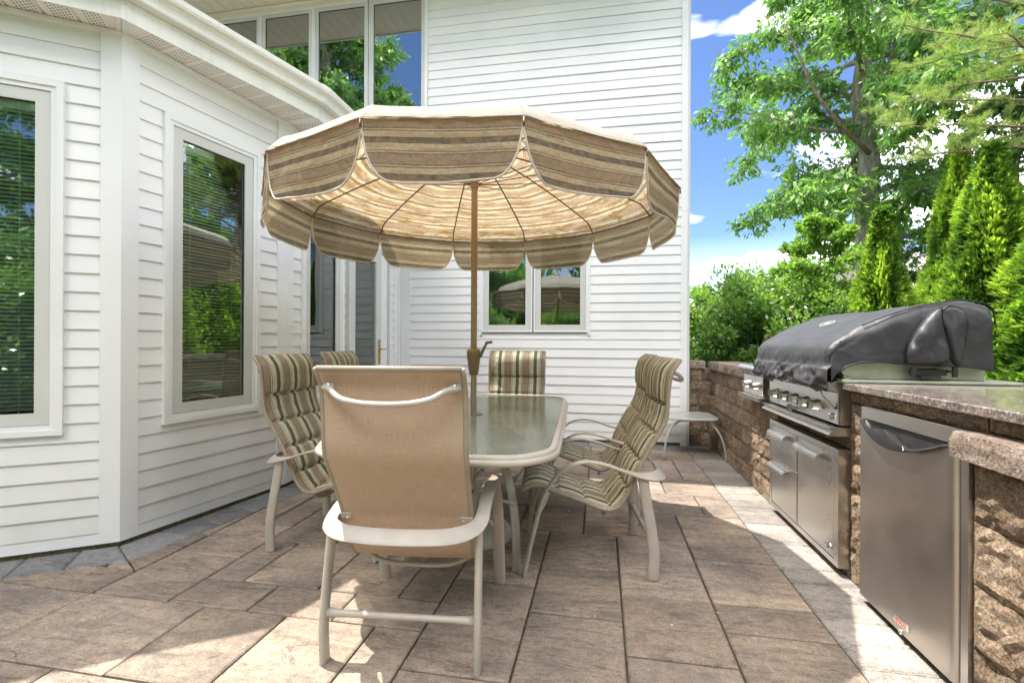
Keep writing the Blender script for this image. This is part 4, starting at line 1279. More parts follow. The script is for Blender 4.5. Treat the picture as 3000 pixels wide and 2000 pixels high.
def ledge(bm, v0, v1, u_wall, u_out, z0, z1):
    prof = [(u_wall, z0), (u_wall, z1)]
    for k in range(7):
        a = PI / 2 - (PI / 2) * k / 6
        prof.append((u_out + 0.02 - 0.02 * math.cos(PI / 2 - a), z1 - 0.02 + 0.02 * math.sin(a)))
    prof += [(u_out, z0 + 0.006), (u_out + 0.006, z0)]
    a = [bm.verts.new((p[0], v0, p[1])) for p in prof]; b = [bm.verts.new((p[0], v1, p[1])) for p in prof]
    n = len(prof)
    for k in range(n): bm.faces.new((a[k], a[(k + 1) % n], b[(k + 1) % n], b[k]))
    bm.faces.new(a); bm.faces.new(list(reversed(b)))

# ---- grill
grill = thing('gas_grill', 'stainless built in gas grill with five knobs under the black cover', 'gas grill', (1.15, 3.1, 0.7))
box_obj('side_panel', 1.156, 1.30, 2.632, 3.618, 0.745, 0.955, M['steel'], grill)
box_obj('control_panel', 1.147, 1.1555, 2.634, 3.616, 0.748, 0.905, M['steel'], grill, 0.002)
bm = bmesh.new(); ledge(bm, 2.62, 3.625, 1.20, 1.098, 0.694, 0.737); bm_obj('bullnose', bm, M['steel'], grill, smooth=True, sharp=30)
bm = bmesh.new()
vs = [bm.verts.new(p) for p in ((1.150, 2.634, 0.906), (1.150, 3.616, 0.906), (1.118, 3.616, 0.955), (1.118, 2.634, 0.955), (1.20, 3.616, 0.985), (1.20, 2.634, 0.985), (1.20, 2.634, 0.906), (1.20, 3.616, 0.906))]
for f in ((0, 1, 2, 3), (3, 2, 4, 5), (5, 4, 7, 6), (0, 3, 5, 6), (1, 7, 4, 2), (0, 6, 7, 1)): bm.faces.new([vs[i] for i in f])
bm_obj('front_lip', bm, M['steel'], grill)
box_obj('rim_flange', 1.148, 1.89, 2.585, 3.66, 0.959, 0.972, M['pan'], grill, 0.002)
box_obj('firebox', 1.18, 1.785, 2.655, 3.61, 0.9722, 1.09, M['pan'], grill, 0.004)
bm = bmesh.new()   # curved lower edge of the hood side
pts = [(1.17, 1.0), (1.22, 0.985), (1.50, 1.030), (1.785, 1.045), (1.785, 1.12), (1.17, 1.12)]
a = [bm.verts.new((x, 2.648, z)) for x, z in pts]; b = [bm.verts.new((x, 2.654, z)) for x, z in pts]
bm.faces.new(a); bm.faces.new(list(reversed(b)))
for k in range(6): bm.faces.new((a[k], a[(k + 1) % 6], b[(k + 1) % 6], b[k]))
bm_obj('hood_side', bm, M['pan'], grill)
for v in (3.463, 3.300, 3.146, 2.993, 2.855): knob(grill, 1.147, v, 0.818)
knob(grill, 1.147, 3.135, 0.766, 0.35)
emblem(grill, 1.147, 2.690, 0.782, 0.037, 0.020, 0.022)
text_obj('model_letters', 'DCS', 0.012, M['blackplastic'], grill, T_face(1.1465, 3.44, 0.766), 0.0002)
bm = bmesh.new()
for uu, zz in ((1.455, 1.018), (1.625, 1.018)): tube(bm, [(uu, 2.600, zz - 0.026), (uu, 2.600, zz + 0.022)], 0.0115, 10)
box(bm, 1.465, 1.60, 2.612, 2.650, 0.998, 1.024); box(bm, 1.49, 1.57, 2.60, 2.646, 0.984, 0.9975); box(bm, 1.45, 1.48, 2.6, 2.625, 1.012, 1.024); box(bm, 1.6, 1.63, 2.6, 2.625, 1.012, 1.024)
bm_obj('rotisserie_bracket', bm, M['blackplastic'], grill)

# ---- side burner
burner = thing('side_burner', 'small stainless side burner with two knobs left of the covered grill', 'side burner', (1.15, 3.97, 0.7))
box_obj('side_panel', 1.150, 1.85, 3.735, 4.215, 0.752, 0.935, M['steel'], burner)
box_obj('control_panel', 1.141, 1.149, 3.737, 4.213, 0.756, 0.898, M['steel'], burner, 0.002)
bm = bmesh.new(); ledge(bm, 3.70, 4.235, 1.20, 1.098, 0.722, 0.752); bm_obj('bullnose', bm, M['steel'], burner, smooth=True, sharp=30)
bm = bmesh.new()
prof = [(1.15, 0.900), (1.115, 0.938)] + [(1.135 - 0.03 * math.cos(a), 0.945 + 0.03 * math.sin(a)) for a in (0.2, 0.7, 1.2, 1.57)] + [(1.88, 0.975), (1.88, 0.936), (1.15, 0.936)]
a = [bm.verts.new((p[0], 3.70, p[1])) for p in prof]; b = [bm.verts.new((p[0], 4.25, p[1])) for p in prof]; n = len(prof)
for k in range(n): bm.faces.new((a[k], a[(k + 1) % n], b[(k + 1) % n], b[k]))
bm.faces.new(a); bm.faces.new(list(reversed(b)))
bm_obj('top_tray', bm, M['steel'], burner, smooth=True, sharp=30)
for v in (4.075, 3.865): knob(burner, 1.141, v, 0.828)
emblem(burner, 1.141, 3.765, 0.782, 0.024, 0.014, 0.015)
bm = bmesh.new(); box(bm, 1.3, 1.8, 3.76, 4.12, 0.976, 0.992); bevel_all(bm, 0.005)
bm_obj('burner_lid', bm, M['steel'], burner)
bm = bmesh.new(); tube(bm, [(1.30, 3.82, 0.985), (1.275, 3.82, 1.0), (1.275, 4.05, 1.0), (1.30, 4.05, 0.985)], 0.008, 8); bm_obj('lid_handle', bm, M['chrome'], burner, smooth=True)

# ---- access door and drawers
cab = thing('drawer_cabinet', 'stainless cabinet with two drawers and one door under the grill', 'drawer cabinet', (1.15, 3.1, 0.04))
box_obj('side_panel', 1.156, 1.25, 2.630, 3.607, 0.045, 0.627, M['steel'], cab)
bm = bmesh.new()
for x0, x1, z0, z1 in ((2.630, 2.672, 0.045, 0.627), (3.575, 3.607, 0.045, 0.627), (2.672, 3.575, 0.045, 0.072), (2.672, 3.575, 0.600, 0.627)): box(bm, 1.148, 1.1558, x0, x1, z0, z1)
bm_obj('frame', bm, M['steel'], cab)
box_obj('door', 1.1495, 1.1557, 2.677, 3.133, 0.076, 0.596, M['steel'], cab, 0.0015)
box_obj('drawer', 1.1495, 1.1557, 3.147, 3.571, 0.384, 0.596, M['steel'], cab, 0.0015)
box_obj('drawer', 1.1495, 1.1557, 3.147, 3.571, 0.076, 0.376, M['steel'], cab, 0.0015)
def pull(v0, v1, z):
    bm = bmesh.new(); prof = []
    for k in range(9):
        a = PI / 2 * k / 8
        prof.append((1.1495 - 0.040 * math.sin(a), z - 0.030 * (1 - math.cos(a))))
    prof.append((1.1095, z - 0.046))
    inner = [(min(x + 0.004, 1.1494), y - 0.003 if k < 9 else y) for k, (x, y) in enumerate(prof)]
    pr = prof + list(reversed(inner))
    a = [bm.verts.new((x, v0, y)) for x, y in pr]; b = [bm.verts.new((x, v1, y)) for x, y in pr]; n = len(pr)
    for k in range(n): bm.faces.new((a[k], a[(k + 1) % n], b[(k + 1) % n], b[k]))
    for q in (a, b):
        for k in range(9): bm.faces.new((q[k], q[k + 1], q[n - 2 - k], q[n - 1 - k]))
    bm_obj('handle', bm, M['steel'], cab, smooth=True, sharp=40)
pull(3.27, 3.555, 0.572); pull(3.27, 3.555, 0.352); pull(2.80, 3.105, 0.572)
emblem(cab, 1.149, 2.735, 0.118, 0.034, 0.019, 0.020)

# ---- fridge
fr = thing('outdoor_fridge', 'stainless under counter outdoor fridge with black scooped handle and tall steel door', 'fridge', (1.15, 2.1, 0.0))
box_obj('body', 1.168, 1.24, 1.800, 2.415, 0.03, 0.815, M['blackplastic'], fr)
bm = bmesh.new()
box(bm, 1.150, 1.17, 1.776, 2.420, 0.818, 0.868); box(bm, 1.150, 1.17, 1.776, 1.808, 0.0, 0.8178)
bm_obj('trim', bm, M['steel'], fr)
prof = [(1.167, 2.416), (1.146, 2.416), (1.142, 2.412), (1.142, 1.860)] + [(1.160 - 0.018 * math.cos(a), 1.845 - 0.022 * math.sin(a)) for a in (0, 0.4, 0.8, 1.2, 1.57)] + [(1.167, 1.822)]
def door_prof(z0, ztop):
    bm = bmesh.new(); n = len(prof)
    lo = [bm.verts.new((x, y, z0)) for x, y in prof]
    hi = [bm.verts.new((x, y, ztop(y))) for x, y in prof]
    for k in range(n): bm.faces.new((lo[k], lo[(k + 1) % n], hi[(k + 1) % n], hi[k]))
    bm.faces.new(list(reversed(lo))); bm.faces.new(hi)
    return bm
# flat door with a scooped top edge following the handle
bm = bmesh.new(); nv = 24
def scoop(y):
    t = (2.416 - y) / (2.416 - 1.865)
    t = max(0, min(1, t))
    return 0.808 - 0.078 * math.sin(PI * t) ** 0.8 * (1 - 0.15 * t)
path = [(1.167, 2.416), (1.145, 2.416)] + [(1.142, 2.412 - (2.412 - 1.865) * k / nv) for k in range(nv + 1)] + prof[4:]
lo = [bm.verts.new((x, y, 0.035)) for x, y in path]; hi = [bm.verts.new((x, y, scoop(y))) for x, y in path]
bk = [bm.verts.new((1.1665, y, scoop(y))) for x, y in path]
for k in range(len(path) - 1):
    bm.faces.new((lo[k], hi[k], hi[k + 1], lo[k + 1])); bm.faces.new((hi[k], bk[k], bk[k + 1], hi[k + 1]))
bmesh.ops.remove_doubles(bm, verts=list(bm.verts), dist=0.0004)
bm_obj('door', bm, M['steel_door'], fr, smooth=True, sharp=30)
bm = bmesh.new(); nh = 26; rows_ = []
for k in range(nh + 1):
    t = k / nh; y = 2.414 - (2.414 - 1.850) * t
    top = 0.806 - (0.016 * math.sin(PI * t / 0.42) ** 2 if t < 0.42 else 0.0) - (0.044 * math.sin(PI * (t - 0.42) / 0.54) ** 0.8 if 0.42 < t < 0.96 else 0.0)
    bot = scoop(y) - 0.003
    out = 1.138 - 0.030 * math.sin(PI * t) ** 0.7
    top = max(top, bot + 0.010)
    rows_.append([bm.verts.new(p) for p in ((1.150, y, bot), (out + 0.006, y, bot), (out, y, (bot + top) / 2), (out + 0.003, y, top), (out + 0.012, y, top - 0.002), (1.155, y, top - 0.02))])
for a, b in zip(rows_, rows_[1:]):
    for j in range(5): bm.faces.new((a[j], a[j + 1], b[j + 1], b[j]))
bm_obj('handle', bm, M['blackplastic'], fr, smooth=True, sharp=45)
box_obj('handle_recess', 1.158, 1.1665, 1.85, 2.41, 0.74, 0.812, M['blackplastic'], fr)
text_obj('handle_mark', 'b', 0.022, M['whiteprint'], fr, T_face(1.1085, 2.04, 0.757), 0.0004)
box_obj('badge', 1.1395, 1.1418, 2.060, 2.155, 0.062, 0.094, M['chrome'], fr, 0.001)
text_obj('badge_letters', 'BLAZE', 0.025, M['red'], fr, T_face(1.139, 2.1075, 0.074), 0.0003)
bm = bmesh.new(); lathe(bm, [(0.011, 0), (0.011, 0.006), (0.008, 0.008), (0.004, 0.0082), (0.0035, 0.005)], 16, 'x', (1.142, 2.105, 0.043)); bm_obj('lock', bm, M['chrome'], fr, smooth=True)
for t in (grill, burner, cab, fr): reloc(t)

# ---- grill cover
gcov = thing('grill_cover', 'black vinyl cover draped over the grill with gathered front hem and side pocket', 'grill cover', (1.4, 3.1, 0.95))
prof = [(1.085, 0.905), (1.062, 0.925), (1.070, 0.975), (1.082, 1.03), (1.075, 1.085), (1.100, 1.125), (1.145, 1.152), (1.185, 1.190), (1.235, 1.226), (1.300, 1.257), (1.354, 1.280), (1.435, 1.309), (1.520, 1.330), (1.600, 1.343), (1.690, 1.349), (1.745, 1.335), (1.785, 1.312), (1.797, 1.24), (1.800, 1.15), (1.802, 1.04)]
NQ = 112
pp, LL = catmull([(u, 0, z) for u, z in prof], NQ)
VA, VB = 2.612, 3.69
nvv = 116
bm = bmesh.new(); grid = []
def wr(p, amp, f, s=0): return amp * noise.noise(Vector((p[0] * f + s, p[1] * f, p[2] * f)))
for i in range(nvv + 1):
    t = i / nvv; v = VA + (VB - VA) * t
    col = []
    edge = min(t, 1 - t) * (VB - VA)
    rnd_in = 0.020 * max(0, 1 - edge / 0.03) ** 2
    for j, p in enumerate(pp):
        s = j / (len(pp) - 1)
        u, z = p.x, p.z
        pn = pp[min(j + 1, NQ - 1)] - pp[max(j - 1, 0)]; nrm = Vector((-pn.z, 0, pn.x)).normalized()
        if s < 0.5 and nrm.x > 0.2: nrm = -nrm
        gather = max(0, 1 - s / 0.16)
        d = wr((u, v, z), 0.008, 3.5)
        wx = v + 0.10 * noise.noise(Vector((v * 3.1, z * 6, 8.1))); wz = z + 0.05 * noise.noise(Vector((v * 5, z * 5, 2.1)))
        def ridge(a, b, c_): return 1 - 2.2 * abs(noise.noise(Vector((a, b, c_))))
        # ragged gathers where the elastic hem bunches over the control panel
        d += gather * (0.024 * ridge(wx * 9 + wz * 7, wz * 9, 3.3) + 0.018 * ridge(wx * 17 - wz * 11, wz * 12, 6.1) + 0.006 * noise.noise(Vector((v * 44, z * 30, 1))))
        # the face tucks in below a soft roll
        if 0.10 < s < 0.28: d += 0.016 * math.sin((s - 0.10) / 0.18 * 2 * PI - PI) * (0.7 + 0.5 * noise.noise(Vector((v * 4, 0, 9))))
        # creases running down the slope and slack over the lid
        if s > 0.26: d += 0.0105 * ridge(wx * 2.6 + u * 1.8, u * 3.2 - v * 0.8, 7.7) * math.sin(PI * min(1, (s - 0.26) / 0.6)) + 0.004 * noise.noise(Vector((v * 9 + u * 5, u * 7, 2)))
        d -= rnd_in
        zz = z + nrm.z * d; uu = u + nrm.x * d
        if s < 0.12: zz = max(zz, z) + 0.012 * (1 - s / 0.12)
        if s < 0.10: zz += (0.030 * noise.noise(Vector((v * 7, 0, 0))) + 0.016 * noise.noise(Vector((v * 24, 0, 4)))) * (1 - s / 0.10) + 0.006
        sink = 0.010 * math.sin(PI * t) if 0.3 < s < 0.8 else 0
        col.append(bm.verts.new((uu, v, zz - sink)))
    grid.append(col)
nj = len(pp)
for i in range(nvv):
    for j in range(nj - 1): bm.faces.new((grid[i][j], grid[i + 1][j], grid[i + 1][j + 1], grid[i][j + 1]))
# side skirts: from the profile edge down to the hem
hem = [(1.066, 0.905), (1.090, 0.945), (1.128, 1.003), (1.165, 1.036), (1.224, 1.056), (1.300, 1.060), (1.426, 1.049), (1.55, 1.044), (1.668, 1.041), (1.787, 1.022), (1.802, 1.02)]
def hemz(u):
    for (a, b), (c, d) in zip(hem, hem[1:]):
        if a <= u <= c: return b + (d - b) * (u - a) / (c - a)
    return hem[0][1] if u < hem[0][0] else hem[-1][1]
for side, col in ((-1, grid[0]), (1, grid[-1])):
    v0 = VA if side < 0 else VB
    prev = None; K = 12
    for j, top in enumerate(col):
        s = j / (nj - 1)
        u = top.co.x; hz = hemz(u)
        if top.co.z < hz + 0.01: hz = top.co.z - 0.004
        if u > 1.79: hz = 1.02 if top.co.z > 1.03 else top.co.z - 0.002
        if s < 0.12: hz = top.co.z - 0.004
        ln = [top]
        for k in range(1, K + 1):
            q = k / K; z = top.co.z + (hz - top.co.z) * q
            uu = u + (max(1.10, min(u, 1.77)) - u) * min(1, q * 3) * 0.2
            o = 0.010 * min(1, q * 4) + 0.012 * noise.noise(Vector((uu * 5, z * 4, 2.2 + side))) + 0.011 * (0.6 - 1.6 * abs(noise.noise(Vector((uu * 6 + z * 5, z * 4 - uu * 2, 5.2)))))
            ln.append(bm.verts.new((uu, v0 + side * max(-0.002, o), z)))
        if prev is not None:
            for k in range(K): bm.faces.new((prev[k], ln[k], ln[k + 1], prev[k + 1]))
        prev = ln
cv = bm_obj('cover_shell', bm, M['cover'], gcov, smooth=True)
cv.data.update()
def top_at(u, v=None):
    best = min(range(nj), key=lambda j: abs(pp[j].x - u) + (0 if pp[j].z > 1.1 else 1)); return pp[best]
# piping along the near and front seams
seam = [(p.x, VA + 0.004, p.z + 0.004) for p in pp[37:96:3]]
bm = bmesh.new(); tube(bm, seam, 0.0032, 6); 
sl = min(range(nj), key=lambda j: abs(pp[j].x - 1.15) + abs(pp[j].z - 1.152))
tube(bm, [(grid_u, VA + (VB - VA) * k / 30, grid_z) for k, (grid_u, grid_z) in enumerate([(pp[sl].x + 0.002 + 0.004 * math.sin(k * 0.9), pp[sl].z + 0.004 - 0.010 * math.sin(PI * k / 30) * 0 + 0.003 * math.sin(k * 1.7)) for k in range(31)])], 0.003, 6)
tube(bm, [(u, VA - 0.020, z + 0.001) for u, z in hem[2:10]], 0.0045, 6)
bm_obj('seam_piping', bm, M['piping'], gcov, smooth=True)
def im(px, py):   # crop pixels of the pocket region to (u, z) on the cover side
    X = 2550 + px * 0.3906; Y = 850 + py * 0.3906
    a = X - 1500; b = 1000 - Y; ro = R(0.26); a2 = (a * math.cos(ro) - b * math.sin(ro)) / 1421; b2 = (b * math.cos(ro) + a * math.sin(ro)) / 1421
    hd = R(10.4); rx = -math.sin(hd) + a2 * math.cos(hd); ry = math.cos(hd) + a2 * math.sin(hd)
    t = 2.585 / ry
    return (t * rx, 1.15 + t * b2)
def pocket(name, outline, depth, mat):
    pts = [im(*p) for p in outline]
    sm, _ = catmull([(a, 0, b) for a, b in pts + [pts[0]]], 44)
    sm = sm[:-1]
    cx = sum(p.x for p in sm) / len(sm); cz = sum(p.z for p in sm) / len(sm)
    bm = bmesh.new(); rings = []
    for q, h in ((1.0, 0.0), (0.96, 0.5), (0.85, 0.8), (0.65, 0.95), (0.4, 1.0), (0.18, 1.0)):
        ring = []
        for p in sm:
            x, z = cx + (p.x - cx) * q, cz + (p.z - cz) * q
            n_ = noise.noise(Vector((x * 16 + z * 6, z * 9, depth * 90))) + 0.6 * noise.noise(Vector((x * 34, z * 20 + x * 14, 3)))
            ring.append(bm.verts.new((x, 2.594 - depth * h * (1 + 0.75 * n_), z)))
        rings.append(ring)
    n = len(sm)
    for a, b in zip(rings, rings[1:]):
        for k in range(n): bm.faces.new((a[k], a[(k + 1) % n], b[(k + 1) % n], b[k]))
    bm.faces.new(rings[-1])
    o = bm_obj(name, bm, mat, gcov, smooth=True)
    bm = bmesh.new(); ring = [(p.x, 2.588, p.z) for p in sm]; tube(bm, ring + [ring[0]], 0.0038, 6)
    bm_obj('piping', bm, M['piping'], o, smooth=True)
pocket('side_pocket', [(530, 120), (440, 190), (345, 310), (280, 440), (276, 540), (340, 560), (470, 556), (570, 535), (592, 470), (575, 350), (545, 230)], 0.034, M['cover'])
pocket('side_pocket', [(600, 113), (548, 150), (540, 230), (575, 340), (600, 450), (625, 530), (668, 565), (690, 470), (722, 350), (732, 230), (690, 145)], 0.026, M['cover'])
# embroidered oval mark on the top slope
j0 = min(range(nj), key=lambda j: abs(pp[j].x - 1.30) + (0 if pp[j].z > 1.1 else 9)); pc = pp[j0]; dn = (pp[j0 + 1] - pp[j0 - 1]).normalized()
up = Vector((dn.x, 0, dn.z)); right = Vector((0, -1, 0)); nn_ = right.cross(up)
mk = Matrix.Translation(Vector((pc.x, 3.10, pc.z)) + nn_ * 0.010) @ Matrix((( right.x, up.x, nn_.x, 0), (right.y, up.y, nn_.y, 0), (right.z, up.z, nn_.z, 0), (0, 0, 0, 1)))
bm = bmesh.new(); ring = [(0.062 * math.cos(2 * PI * k / 32), 0.034 * math.sin(2 * PI * k / 32), 0) for k in range(33)]; tube(bm, ring, 0.0012, 5)
lo_ = bm_obj('embroidered_mark', bm, M['whiteprint'], gcov); lo_.matrix_local = mk
text_obj('mark_letters', 'DCS', 0.030, M['whiteprint'], lo_, Matrix.Translation((0, 0, 0.0)), 0.001)
bm = bmesh.new(); sweep(bm, [Vector((1.095, 2.70, 0.915)), Vector((1.100, 2.69, 0.885)), Vector((1.128, 2.665, 0.85)), Vector((1.143, 2.655, 0.822))], 0.030, 0.003, (0, 1, 0.4), 8)
bm_obj('strap', bm, M['grey_strap'], gcov)
reloc(gcov)

# ================================================================== CHAIRS
PROF = [(-0.452, 1.060), (-0.430, 1.030), (-0.410, 0.993), (-0.400, 0.934), (-0.394, 0.865), (-0.390, 0.799), (-0.376, 0.745), (-0.332, 0.667), (-0.273, 0.561), (-0.236, 0.480), (-0.199, 0.390), (-0.157, 0.333), (-0.11, 0.317), (-0.052, 0.331), (0.034, 0.365), (0.12, 0.392), (0.188, 0.417), (0.238, 0.431), (0.285, 0.424), (0.318, 0.402)]
NP = 150
pc_, plen = catmull([(0, y, z) for y, z in PROF], NP)
pn_ = []
for i in range(NP):
    t = (pc_[min(i + 1, NP - 1)] - pc_[max(i - 1, 0)]).normalized(); pn_.append(Vector((0, -t.z, t.y)))   # toward the sitter
for i, v in enumerate(pn_):
    if i == 0: continue
if pn_[40].z < 0: pn_ = [-v for v in pn_]
def halfw(s): return 0.243 - 0.012 * min(1, max(0, (s - 0.25) / 0.35))
seams = [0.0, 0.180, 0.300, 0.420, 0.535, 0.640, 0.745, 0.865, 1.0]
def sheet(name, off_fn, wscale, mat, parent, nx=14, thick=0.0):
    bm = bmesh.new(); uvl = bm.loops.layers.uv.new('UVMap'); grid = []
    for i in range(NP):
        s = i / (NP - 1); row = []
        for k in range(nx + 1):
            x = (2 * k / nx - 1); hw = halfw(s) * wscale
            p = pc_[i] + pn_[i] * off_fn(s, x)
            row.append((bm.verts.new((x * hw, p.y, p.z)), (x * hw, s * plen)))
        grid.append(row)
    for i in range(NP - 1):
        for k in range(nx):
            q = (grid[i][k], grid[i][k + 1], grid[i + 1][k + 1], grid[i + 1][k])
            f = bm.faces.new([a[0] for a in q])
            for l, a in zip(f.loops, q): l[uvl].uv = a[1]
    me = bpy.data.meshes.new(name); bm.normal_update(); bm.to_mesh(me); bm.free()
    me.polygons.foreach_set('use_smooth', [True] * len(me.polygons))
    return link(name, me, mat, parent)
def pad_off(s, x):
    k = max(i for i in range(len(seams) - 1) if seams[i] <= s + 1e-6)
    a, b = seams[k], seams[k + 1]; t = (s - a) / (b - a)
    pl = max(0.0, math.sin(PI * t)) ** 0.34
    ed = max(0.0, 1 - abs(x) ** 6)
    wrk = noise.noise(Vector((x * 3.2, s * 26, 4.4))) * 0.5 + 0.5 * noise.noise(Vector((x * 9, s * 40, 1.0)))
    big = 1.5 if k == 0 else 1.0
    if 0 < k and s - a < 0.006 or (k < len(seams) - 2 and b - s < 0.006): return 0.001
    return 0.004 + 0.019 * pl * ed * big + 0.006 * wrk * ed + (0.003 if k == 0 else 0)
def make_chair(name, label, group):
    t = thing(name, label, 'patio chair', group=group)
    sheet('cushion', pad_off, 0.985, M['cushion'], t, 16)
    sheet('sling_back', lambda s, x: -0.006 - 0.006 * (1 - x * x) * math.sin(PI * s), 0.985, M['sling'], t, 12)
    bm = bmesh.new()
    for sx in (-1, 1):
        path = [Vector((sx * (halfw(i / (NP - 1)) + 0.004), pc_[i].y, pc_[i].z)) for i in range(0, NP, 4)]
        path.append(Vector((sx * 0.235, pc_[-1].y, pc_[-1].z)))
        tube(bm, path, 0.0095, 8)
    for i in (0, NP - 1):
        tube(bm, [(-halfw(0 if i == 0 else 1), pc_[i].y, pc_[i].z - 0.001), (halfw(0 if i == 0 else 1), pc_[i].y, pc_[i].z - 0.001)], 0.0095, 8)
    bm_obj('sling_rail', bm, M['frame_dark'], t, smooth=True)
    # arm strap: from the left front leg, over the arm, behind the back and to the right one
    AX = 0.279
    arm = [(AX, 0.195, 0.425), (AX, 0.157, 0.484), (AX, 0.115, 0.526), (AX, 0.056, 0.556), (AX, -0.012, 0.565), (AX, -0.097, 0.551), (AX, -0.182, 0.522), (AX - 0.002, -0.26, 0.502), (AX - 0.025, -0.325, 0.494), (AX - 0.085, -0.372, 0.489), (AX - 0.17, -0.388, 0.487), (0, -0.393, 0.486)]
    full = arm + [(-x, y, z) for x, y, z in reversed(arm[:-1])]
    path, _ = catmull(full, 72)
    def wd(i, tt):
        w = tt.cross(Vector((0, 0, 1)))
        if w.length < 0.05: return Vector((1, 0, 0))
        w.normalize(); p = path[i]
        b = R(42) * min(1, max(0, (-p.y - 0.20) / 0.16))
        outw = Vector((p.x, p.y + 0.1, 0))
        if w.dot(outw) < 0: return w * math.cos(b) + Vector((0, 0, math.sin(b)))
        return w * math.cos(b) - Vector((0, 0, math.sin(b)))
    wds = [0.050 + 0.010 * min(1, max(0, (-p.y - 0.2) / 0.15)) for p in path]
    bm = bmesh.new(); sweep(bm, path, wds, 0.012, wd, 12, True, 3.2)
    bm_obj('armrest_loop', bm, M['frame'], t, smooth=True, sharp=50)
    for sx in (-1, 1):
        fl = [(AX, 0.196, 0.424), (AX, 0.220, 0.37), (AX, 0.244, 0.28), (AX, 0.268, 0.18), (AX, 0.290, 0.08), (AX, 0.305, 0.004)]
        path, _ = catmull([(sx * x, y, z) for x, y, z in fl], 18)
        wdt = [0.050 + 0.006 * min(1, i / 6) for i in range(18)]; thk = [0.013 + 0.010 * min(1, i / 6) for i in range(18)]
        bm = bmesh.new(); sweep(bm, path, wdt, thk, (1, 0, 0), 12, True, 2.4)
        bm_obj('leg', bm, M['frame'], t, smooth=True, sharp=60)
        rl = [(AX - 0.005, -0.268, 0.497), (AX - 0.004, -0.285, 0.38), (AX - 0.002, -0.306, 0.26), (AX, -0.322, 0.13), (AX - 0.002, -0.318, 0.004)]
        path, _ = catmull([(sx * x, y, z) for x, y, z in rl], 18)
        bm = bmesh.new(); sweep(bm, path, [0.050 + 0.006 * i / 17 for i in range(18)], 0.027, (0, 1, 0), 12, True, 2.3)
        bm_obj('leg', bm, M['frame'], t, smooth=True, sharp=60)
    bm = bmesh.new()
    n_ = 15; tube(bm, [(-0.268 + 0.536 * k / (n_ - 1), -0.3165, 0.176) for k in range(n_)], [0.0185 if k in (0, n_ - 1) else 0.0145 if k in (1, n_ - 2) else 0.012 for k in range(n_)], 10)
    bm_obj('stretcher', bm, M['frame'], t, smooth=True)
    for sx in (-1, 1):
        bm = bmesh.new(); tube(bm, [(sx * 0.27, 0.245, 0.30), (sx * 0.252, 0.235, 0.305), (sx * 0.236, 0.21, 0.34), (sx * 0.232, 0.19, 0.40)], 0.0105, 8)
        bm_obj('seat_bracket', bm, M['frame'], t, smooth=True)
    bm = bmesh.new(); p, _ = catmull([(-0.232, -0.09, 0.325), (-0.20, -0.095, 0.295), (-0.12, -0.10, 0.268), (0, -0.10, 0.262), (0.12, -0.10, 0.268), (0.20, -0.095, 0.295), (0.232, -0.09, 0.325)], 24); tube(bm, p, 0.0095, 8)
    bm_obj('seat_brace', bm, M['frame'], t, smooth=True)
    bm = bmesh.new(); p, _ = catmull([(-0.228, -0.432, 0.995), (-0.195, -0.455, 0.990), (-0.15, -0.485, 0.965), (-0.08, -0.50, 0.952), (0, -0.503, 0.949), (0.08, -0.50, 0.952), (0.15, -0.485, 0.965), (0.195, -0.455, 0.990), (0.228, -0.432, 0.995)], 36); tube(bm, p, 0.0105, 10)
    bm_obj('back_brace', bm, M['frame'], t, smooth=True)
    for sx in (-1, 1):
        bm = bmesh.new(); box(bm, -0.02, 0.02, -0.006, 0.0, -0.012, 0.012); bevel_all(bm, 0.003)
        o = bm_obj('bracket', bm, M['frame'], t, loc=(sx * 0.217, -0.420, 0.999)); o.rotation_euler = (R(-14), 0, 0)
        bm = bmesh.new(); lathe(bm, [(0.0065, 0), (0.0065, 0.004), (0.0035, 0.0045), (0.0035, 0.010)], 10); bw = bm_obj('bolt', bm, M['chrome'], o, smooth=True, sharp=40); bw.location = (0, -0.006, 0); bw.rotation_euler = (R(90), 0, 0)
        bm = bmesh.new(); box(bm, -0.024, 0.022, -0.007, 0.0, -0.013, 0.013); bevel_all(bm, 0.003)
        o = bm_obj('bracket', bm, M['frame'], t, loc=(sx * 0.226, -0.252, 0.506)); o.rotation_euler = (R(22), 0, 0)
        bm = bmesh.new(); lathe(bm, [(0.0065, 0), (0.0065, 0.004), (0.0035, 0.0045), (0.0035, 0.010)], 10); bw = bm_obj('bolt', bm, M['chrome'], o, smooth=True, sharp=40); bw.location = (-sx * 0.008, -0.007, 0); bw.rotation_euler = (R(90), 0, 0)
        bm = bmesh.new(); lathe(bm, [(0.020, 0), (0.024, 0.003), (0.023, 0.006)], 12)
        bm_obj('foot_cap', bm, M['frame_dark'], t, loc=(sx * AX, -0.318, 0.0)).scale = (0.62, 1.2, 1)
    return t
def copy_tree(o, parent=None):
    c = o.copy(); C.objects.link(c)
    if parent is not None: c.parent = parent
    for ch in list(o.children): copy_tree(ch, c)
    return c
CG = 'high back sling patio chairs around the table'
chair = make_chair('patio_chair', 'tan mesh patio chair in the foreground seen from behind at near table end', CG)
chair.location = (-0.7215, 1.932, 0); chair.rotation_euler = (0, 0, R(4.9))
